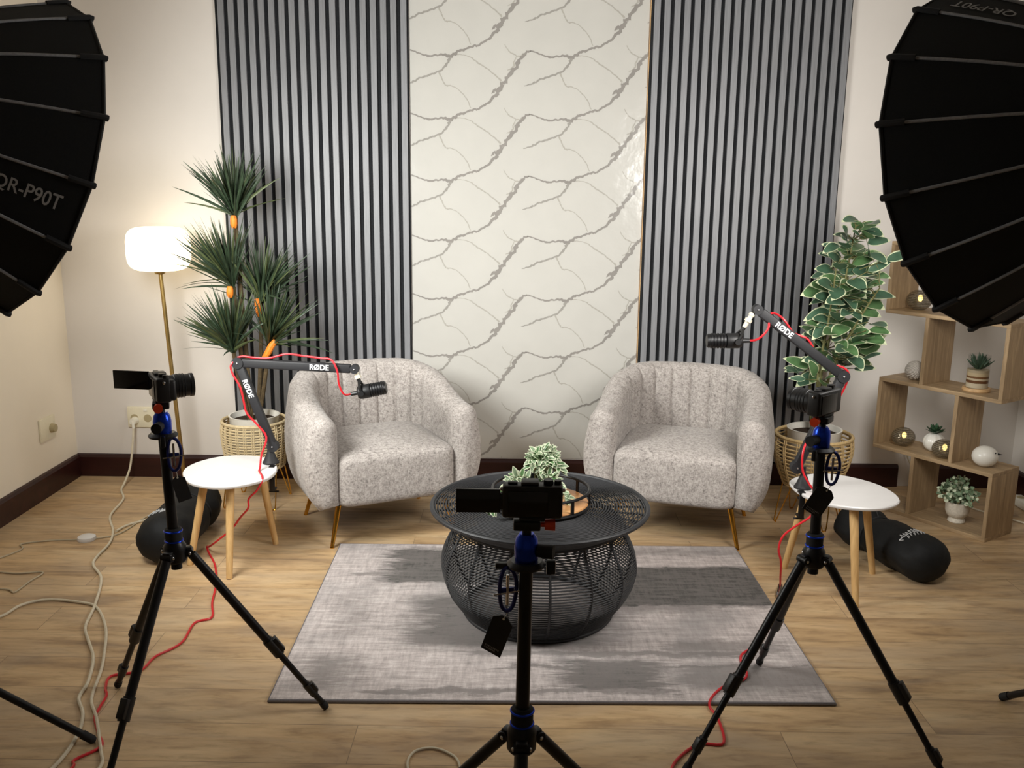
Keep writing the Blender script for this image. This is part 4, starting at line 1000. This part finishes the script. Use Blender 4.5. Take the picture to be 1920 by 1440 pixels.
# ------------------------------------------------------------------ tripod bags
def bag(A, B, r, label, logo_side, seed, ruff):
    A, B = V(A), V(B); d = (B - A).normalized(); L = (B - A).length; c = A.lerp(B, .5)
    t = thing('tripod_bag', (c.x, c.y, 0), label, 'bag', 'black tripod bags'); s = d.cross(V((0, 0, 1))).normalized(); up = V((0, 0, 1))
    vs = []; fs = []; NU, NK = 70, 56
    rs = lambda u: r * ((max(0, 1 - ((u - .80) / .20) ** 2.6) ** .45) if u > .80 else 1) * (1 if u > .25 else .82 + .18 * sin(pi / 2 * u / .25)) * (max(.15, sqrt(max(0, 1 - (1 - u / .08) ** 2))) if u < .08 else 1) * (1 - ruff * exp(-((u - .36) / .07) ** 2))
    wr_ = lambda q, u: 1 + .08 * noise.noise(V((cos(q) * 1.6 + seed, sin(q) * 1.6, u * 6))) + .035 * noise.noise(V((cos(q) * 4 + seed, sin(q) * 4, u * 11 + q))) - .025 * abs(noise.noise(V((cos(q) * 7, sin(q) * 7 + seed, u * 9))))
    for i in range(NU + 1):
        u = i / NU; rr = max(rs(u), r * .08)
        for k in range(NK):
            q = 2 * pi * k / NK; p = A + d * (L * u)
            w = wr_(q, u)
            z = sin(q) * rr * w * .92; x = cos(q) * rr * w * 1.04
            zz = max(.001, r * .88 + z)
            vs.append(p + s * x + up * (zz - p.z))
    for i in range(NU):
        for k in range(NK):
            k2 = (k + 1) % NK; fs.append([i * NK + k, i * NK + k2, (i + 1) * NK + k2, (i + 1) * NK + k])
    fs.append(list(range(NK))[::-1]); fs.append([NU * NK + k for k in range(NK)])
    MB().add(vs, fs).build('bag_body', MAT['bag'], t, angle=60)
    p = A + d * (L * .36); q0 = r * (1 - ruff) * 1.0
    MB().tube([p + s * cos(a) * q0 * 1.06 + up * (r * .88 + sin(a) * q0 * .95) for a in [2 * pi * k / 28 for k in range(28)]], .0035, 6, True).tube(spline([p + up * (r * .88 + q0 * .95), p - d * .03 + up * (r * 1.9), p - d * .07 + s * .03 + up * (r * 1.7), p - d * .08 + s * .05 + up * (r * 1.5)], 5), .003, 6).build('drawcord', MAT['black_rubber'], t)
    m = MB(); la, lu, rot = logo_side; rnd = random.Random(seed)
    def on(x, y):
        a = la + y / r; u = lu + x / L
        rr = rs(min(max(u, .1), .97)) + .002; w = wr_(a, u)
        return A + d * (L * u) + s * cos(a) * rr * w * 1.04 + up * (r * .88 + sin(a) * rr * w * .92 - A.z)
    def st(x0, y0, x1, y1, w=.0016):
        cr, sr = cos(rot), sin(rot); R = lambda x, y: on(x * cr - y * sr, x * sr + y * cr)
        m.tube([R(x0 + (x1 - x0) * k / 3, y0 + (y1 - y0) * k / 3) for k in range(4)], w, 5)
    for k in range(7):
        x = -.045 + k * .0125
        st(x, .010, x + .003, .024); st(x + .006, .010, x + .003, .024)
        if k % 2: st(x, .017, x + .008, .017)
    st(-.065, .004, -.02, .0055, .0022); st(-.02, .0055, .045, .004, .0018); st(-.065, .004, -.055, -.010)
    for k in range(6):
        x = -.035 + k * .015
        st(x, -.020, x + .004, -.004); st(x + .004, -.004, x + .010, -.005)
        if k % 2 == 0: st(x + .002, -.012, x + .008, -.012)
    m.build('logo_print', MAT['logo_grey'], t, smooth=False)['label'] = 'pale printed logo'
bag((-1.47, 4.08, 0), (-1.45, 3.475, 0), .112, 'black drawstring bag with pale logo lying behind the left tripod', (radians(78), .76, radians(90)), 2.3, .14)
bag((1.485, 3.93, 0), (1.665, 3.40, 0), .102, 'black drawstring bag with pale logo lying beside the right white side table', (radians(80), .76, radians(90)), 8.1, .18)

# ------------------------------------------------------------------ stepped bookcase
BO = V((1.757, 4.394, 0)); BA = -.9733; BW, BD, BT = .604, .223, .018
HH = [.0, .320, .654, .986, 1.307]
bc = thing('bookcase', BO, 'stepped oak bookcase with staggered open cubes in the right corner', 'bookcase', rz=BA)
def bl(s, d, z): return BO + Matrix.Rotation(BA, 3, 'Z') @ V((s, d, z))
for i, h in enumerate(HH):
    zt = h if i else BT; MB().box((BW / 2, BD / 2, zt - BT / 2), (BW, BD, BT), bev=.0012, seg=1).build('shelf_board', MAT['oak_h'], bc, world=False, smooth=False)
ups = [(0, (.217, BW - .009)), (1, (.009, .401)), (2, (.219, BW - .009)), (3, (.009, .401))]
for i, ss in ups:
    z0 = HH[i] if i else BT; z1 = HH[i + 1] - BT
    for s in ss: MB().box((s, BD / 2, (z0 + z1) / 2), (BT, BD, z1 - z0), bev=.001, seg=1).build('upright', MAT['oak_v'], bc, world=False, smooth=False)

def globe(s, d, z, r, label):
    p = bl(s, d, z); t = thing('glass_globe', p, label, 'glass globe', 'smoked glass light globes')
    pr = [(0, .002)]
    for i in range(1, 21):
        q = -pi / 2 + pi * (.10 + .80 * i / 20); pr.append((r * cos(q), r * .86 * (1 + sin(q)) * 1.0))
    pr[0] = (0, pr[1][1])
    MB().lathe([(r_, z_ - pr[1][1] + .001) for r_, z_ in pr], 36, Matrix.Translation(p)).build('globe', MAT['globe'], t)
    dv = (cam.location - p).normalized() if False else V((-.35, -.9, .1)).normalized()
    m = MB()
    for k, (dx, dz) in enumerate(((.004, .95),)): m.ball(p + V((dx, -.0, r * dz)), r * .2, (1, 1, 1.5), 12)
    m.build('bulb', MAT['spark'], t)
globe(.10, .11, HH[3], .058, 'smoked glass globe with warm light on the highest bookcase level')
globe(.105, .085, HH[1], .055, 'smoked glass globe in the left corner of the lower open cube')
globe(.335, .055, HH[1], .053, 'smoked glass globe in front of the pumpkin pot')
p = bl(.135, .08, HH[2]); t = tag(MB().ball(p + V((0, 0, .046)), .0465, n=32).build('cord_ball', MAT['cord_ball']), 'white cord-wound ball on the bookcase level above the pumpkin pot', 'ornament')
# glass jar with aloe
p = bl(.43, .10, HH[2]); t = thing('terrarium_jar', p, 'glass jar of layered sand with dark aloe on pale wood disc', 'terrarium')
MB().lathe([(0, 0), (.058, 0), (.06, .004), (.058, .016), (0, .016)], 32, Matrix.Translation(p)).build('wood_base', MAT['pale_wood'], t)
o = MB().lathe([(0, 0), (.045, 0), (.046, .004), (.046, .082), (0, .084)], 32, Matrix.Translation((0, 0, 0))).build('sand_layers', MAT['sand'], t, world=False); o.location = (0, 0, .017)
MB().lathe([(.0475, .016), (.0475, .165), (.0462, .165), (.0462, .016)], 32, Matrix.Translation(p)).build('glass_cylinder', MAT['glass'], t)
m = MB(); rnd = random.Random(9)
for k in range(44):
    d = rand_dir(rnd, .25, 1); b = p + V((0, 0, .098)); L = rnd.uniform(.05, .082); m.tube([b, b + d * L * .5 + V((0, 0, .008)), b + d * L * V((.55, .55, 1.15)).length * .6 + V((0, 0, .02))], [.006, .005, .0006], 6)
m.build('aloe', MAT['cactus'], t)
# pumpkin pot with succulent
def pumpkin(p, r, h, t, name, mat):
    vs = []; fs = []; N, Mm = 48, 12
    for i in range(Mm + 1):
        q = -pi / 2 + pi * (.06 + .80 * i / Mm)
        for k in range(N):
            a = 2 * pi * k / N; rr = r * cos(q) * (1 - .07 * abs(cos(a * 4)) ** 6); vs.append(V(p) + V((rr * cos(a), rr * sin(a), h * .5 * (1 + sin(q)) - h * .5 * (1 + sin(-pi / 2 + pi * .06)))))
    for i in range(Mm):
        for k in range(N): fs.append([i * N + k, i * N + (k + 1) % N, (i + 1) * N + (k + 1) % N, (i + 1) * N + k])
    fs.append(list(range(N))[::-1]); fs.append([Mm * N + k for k in range(N)])
    return MB().add(vs, fs).build(name, mat, t)
p = bl(.245, .12, HH[1]); t = thing('pumpkin_pot', p, 'white ribbed pumpkin pot with green succulent between two smoked globes', 'plant pot')
pumpkin(p, .05, .092, t, 'pot', MAT['ceramic']); m = MB()
for k in range(22):
    a = k * 2.4; q = sqrt(k / 22) * .9; b = p + V((0, 0, .086)); d = V((cos(a) * (q + .25), sin(a) * (q + .25), 1.1 - q)); leaf(m, b, d, (0, 0, 1), .052, .026, (0, 0), .1, -.15, .35)
m.build('succulent', MAT['succulent'], t)
p = bl(.265, .13, HH[3]); t = thing('pumpkin_pot', p, 'white ribbed pumpkin pot half hidden by the softbox on the highest level', 'plant pot'); pumpkin(p, .046, .08, t, 'pot', MAT['ceramic'])
# round white bird
p = bl(.515, .085, HH[1]); t = thing('bird_ornament', p, 'round white bird ornament with dark beak on the lower bookcase ledge', 'ornament')
MB().ball(p + V((0, 0, .048)), .056, (1, .95, .86), 32).build('body', MAT['ceramic'], t)
MB().cyl(p + V((.040, -.030, .066)), p + V((.058, -.038, .066)), .005, .0008, 10).ball(p + V((.020, -.048, .075)), .0035, n=10).build('beak_and_eye', MAT['black_plastic'], t)
# eucalyptus in footed pot
p = bl(.405, .105, BT); t = thing('potted_eucalyptus', p, 'grey green eucalyptus in white footed pot in the lowest cube', 'plant')
MB().lathe([(0, 0), (.036, 0), (.039, .004), (.036, .014), (.03, .022), (.045, .034), (.053, .055), (.054, .094), (.055, .1), (.048, .1), (.046, .085), (0, .085)], 36, Matrix.Translation(p)).build('pot', MAT['cream_pot'], t)
m = MB(); ms = MB(); rnd = random.Random(12)
for k in range(30):
    d = rand_dir(rnd, -.05, 1); b = p + V((0, 0, .085)); e = b + V((d.x * .092, d.y * .092, .025 + d.z * .105)); L = spline([b, b.lerp(e, .5) + V((0, 0, .02)), e], 6); ms.tube(L, .0013, 4)
    for i in range(3, len(L)):
        for _ in range(2): rleaf(m, L[i], rand_dir(rnd), (rnd.uniform(-1, 1), -1, 1), rnd.uniform(.007, .0115), 0 if rnd.random() < .7 else 1)
m.build('foliage', [MAT['euca'], MAT['euca_pale']], t); ms.build('stems', MAT['stem'], t)
# power strip & cable behind the bookcase
t = thing('power_strip', (2.53, 4.33, 0), 'white power strip on the floor right of the bookcase', 'power strip')
MB().box((2.53, 4.33, .022), (.06, .26, .04), bev=.006).build('housing', MAT['white_plastic'], t)
for k in range(3): MB().cyl((2.53, 4.25 + .08 * k, .0415), (2.53, 4.25 + .08 * k, .0435), .02).build('outlet', MAT['socket_hole'], t)
cable('power_cable', [(2.02, 4.66, .28), (2.05, 4.62, .15), (2.12, 4.52, .05), (2.25, 4.36, .006), (2.40, 4.15, .006), (2.5, 4.0, .006)], .004, MAT['white_cable'], 'white cable hanging behind the bookcase to the floor', group='white floor cables')
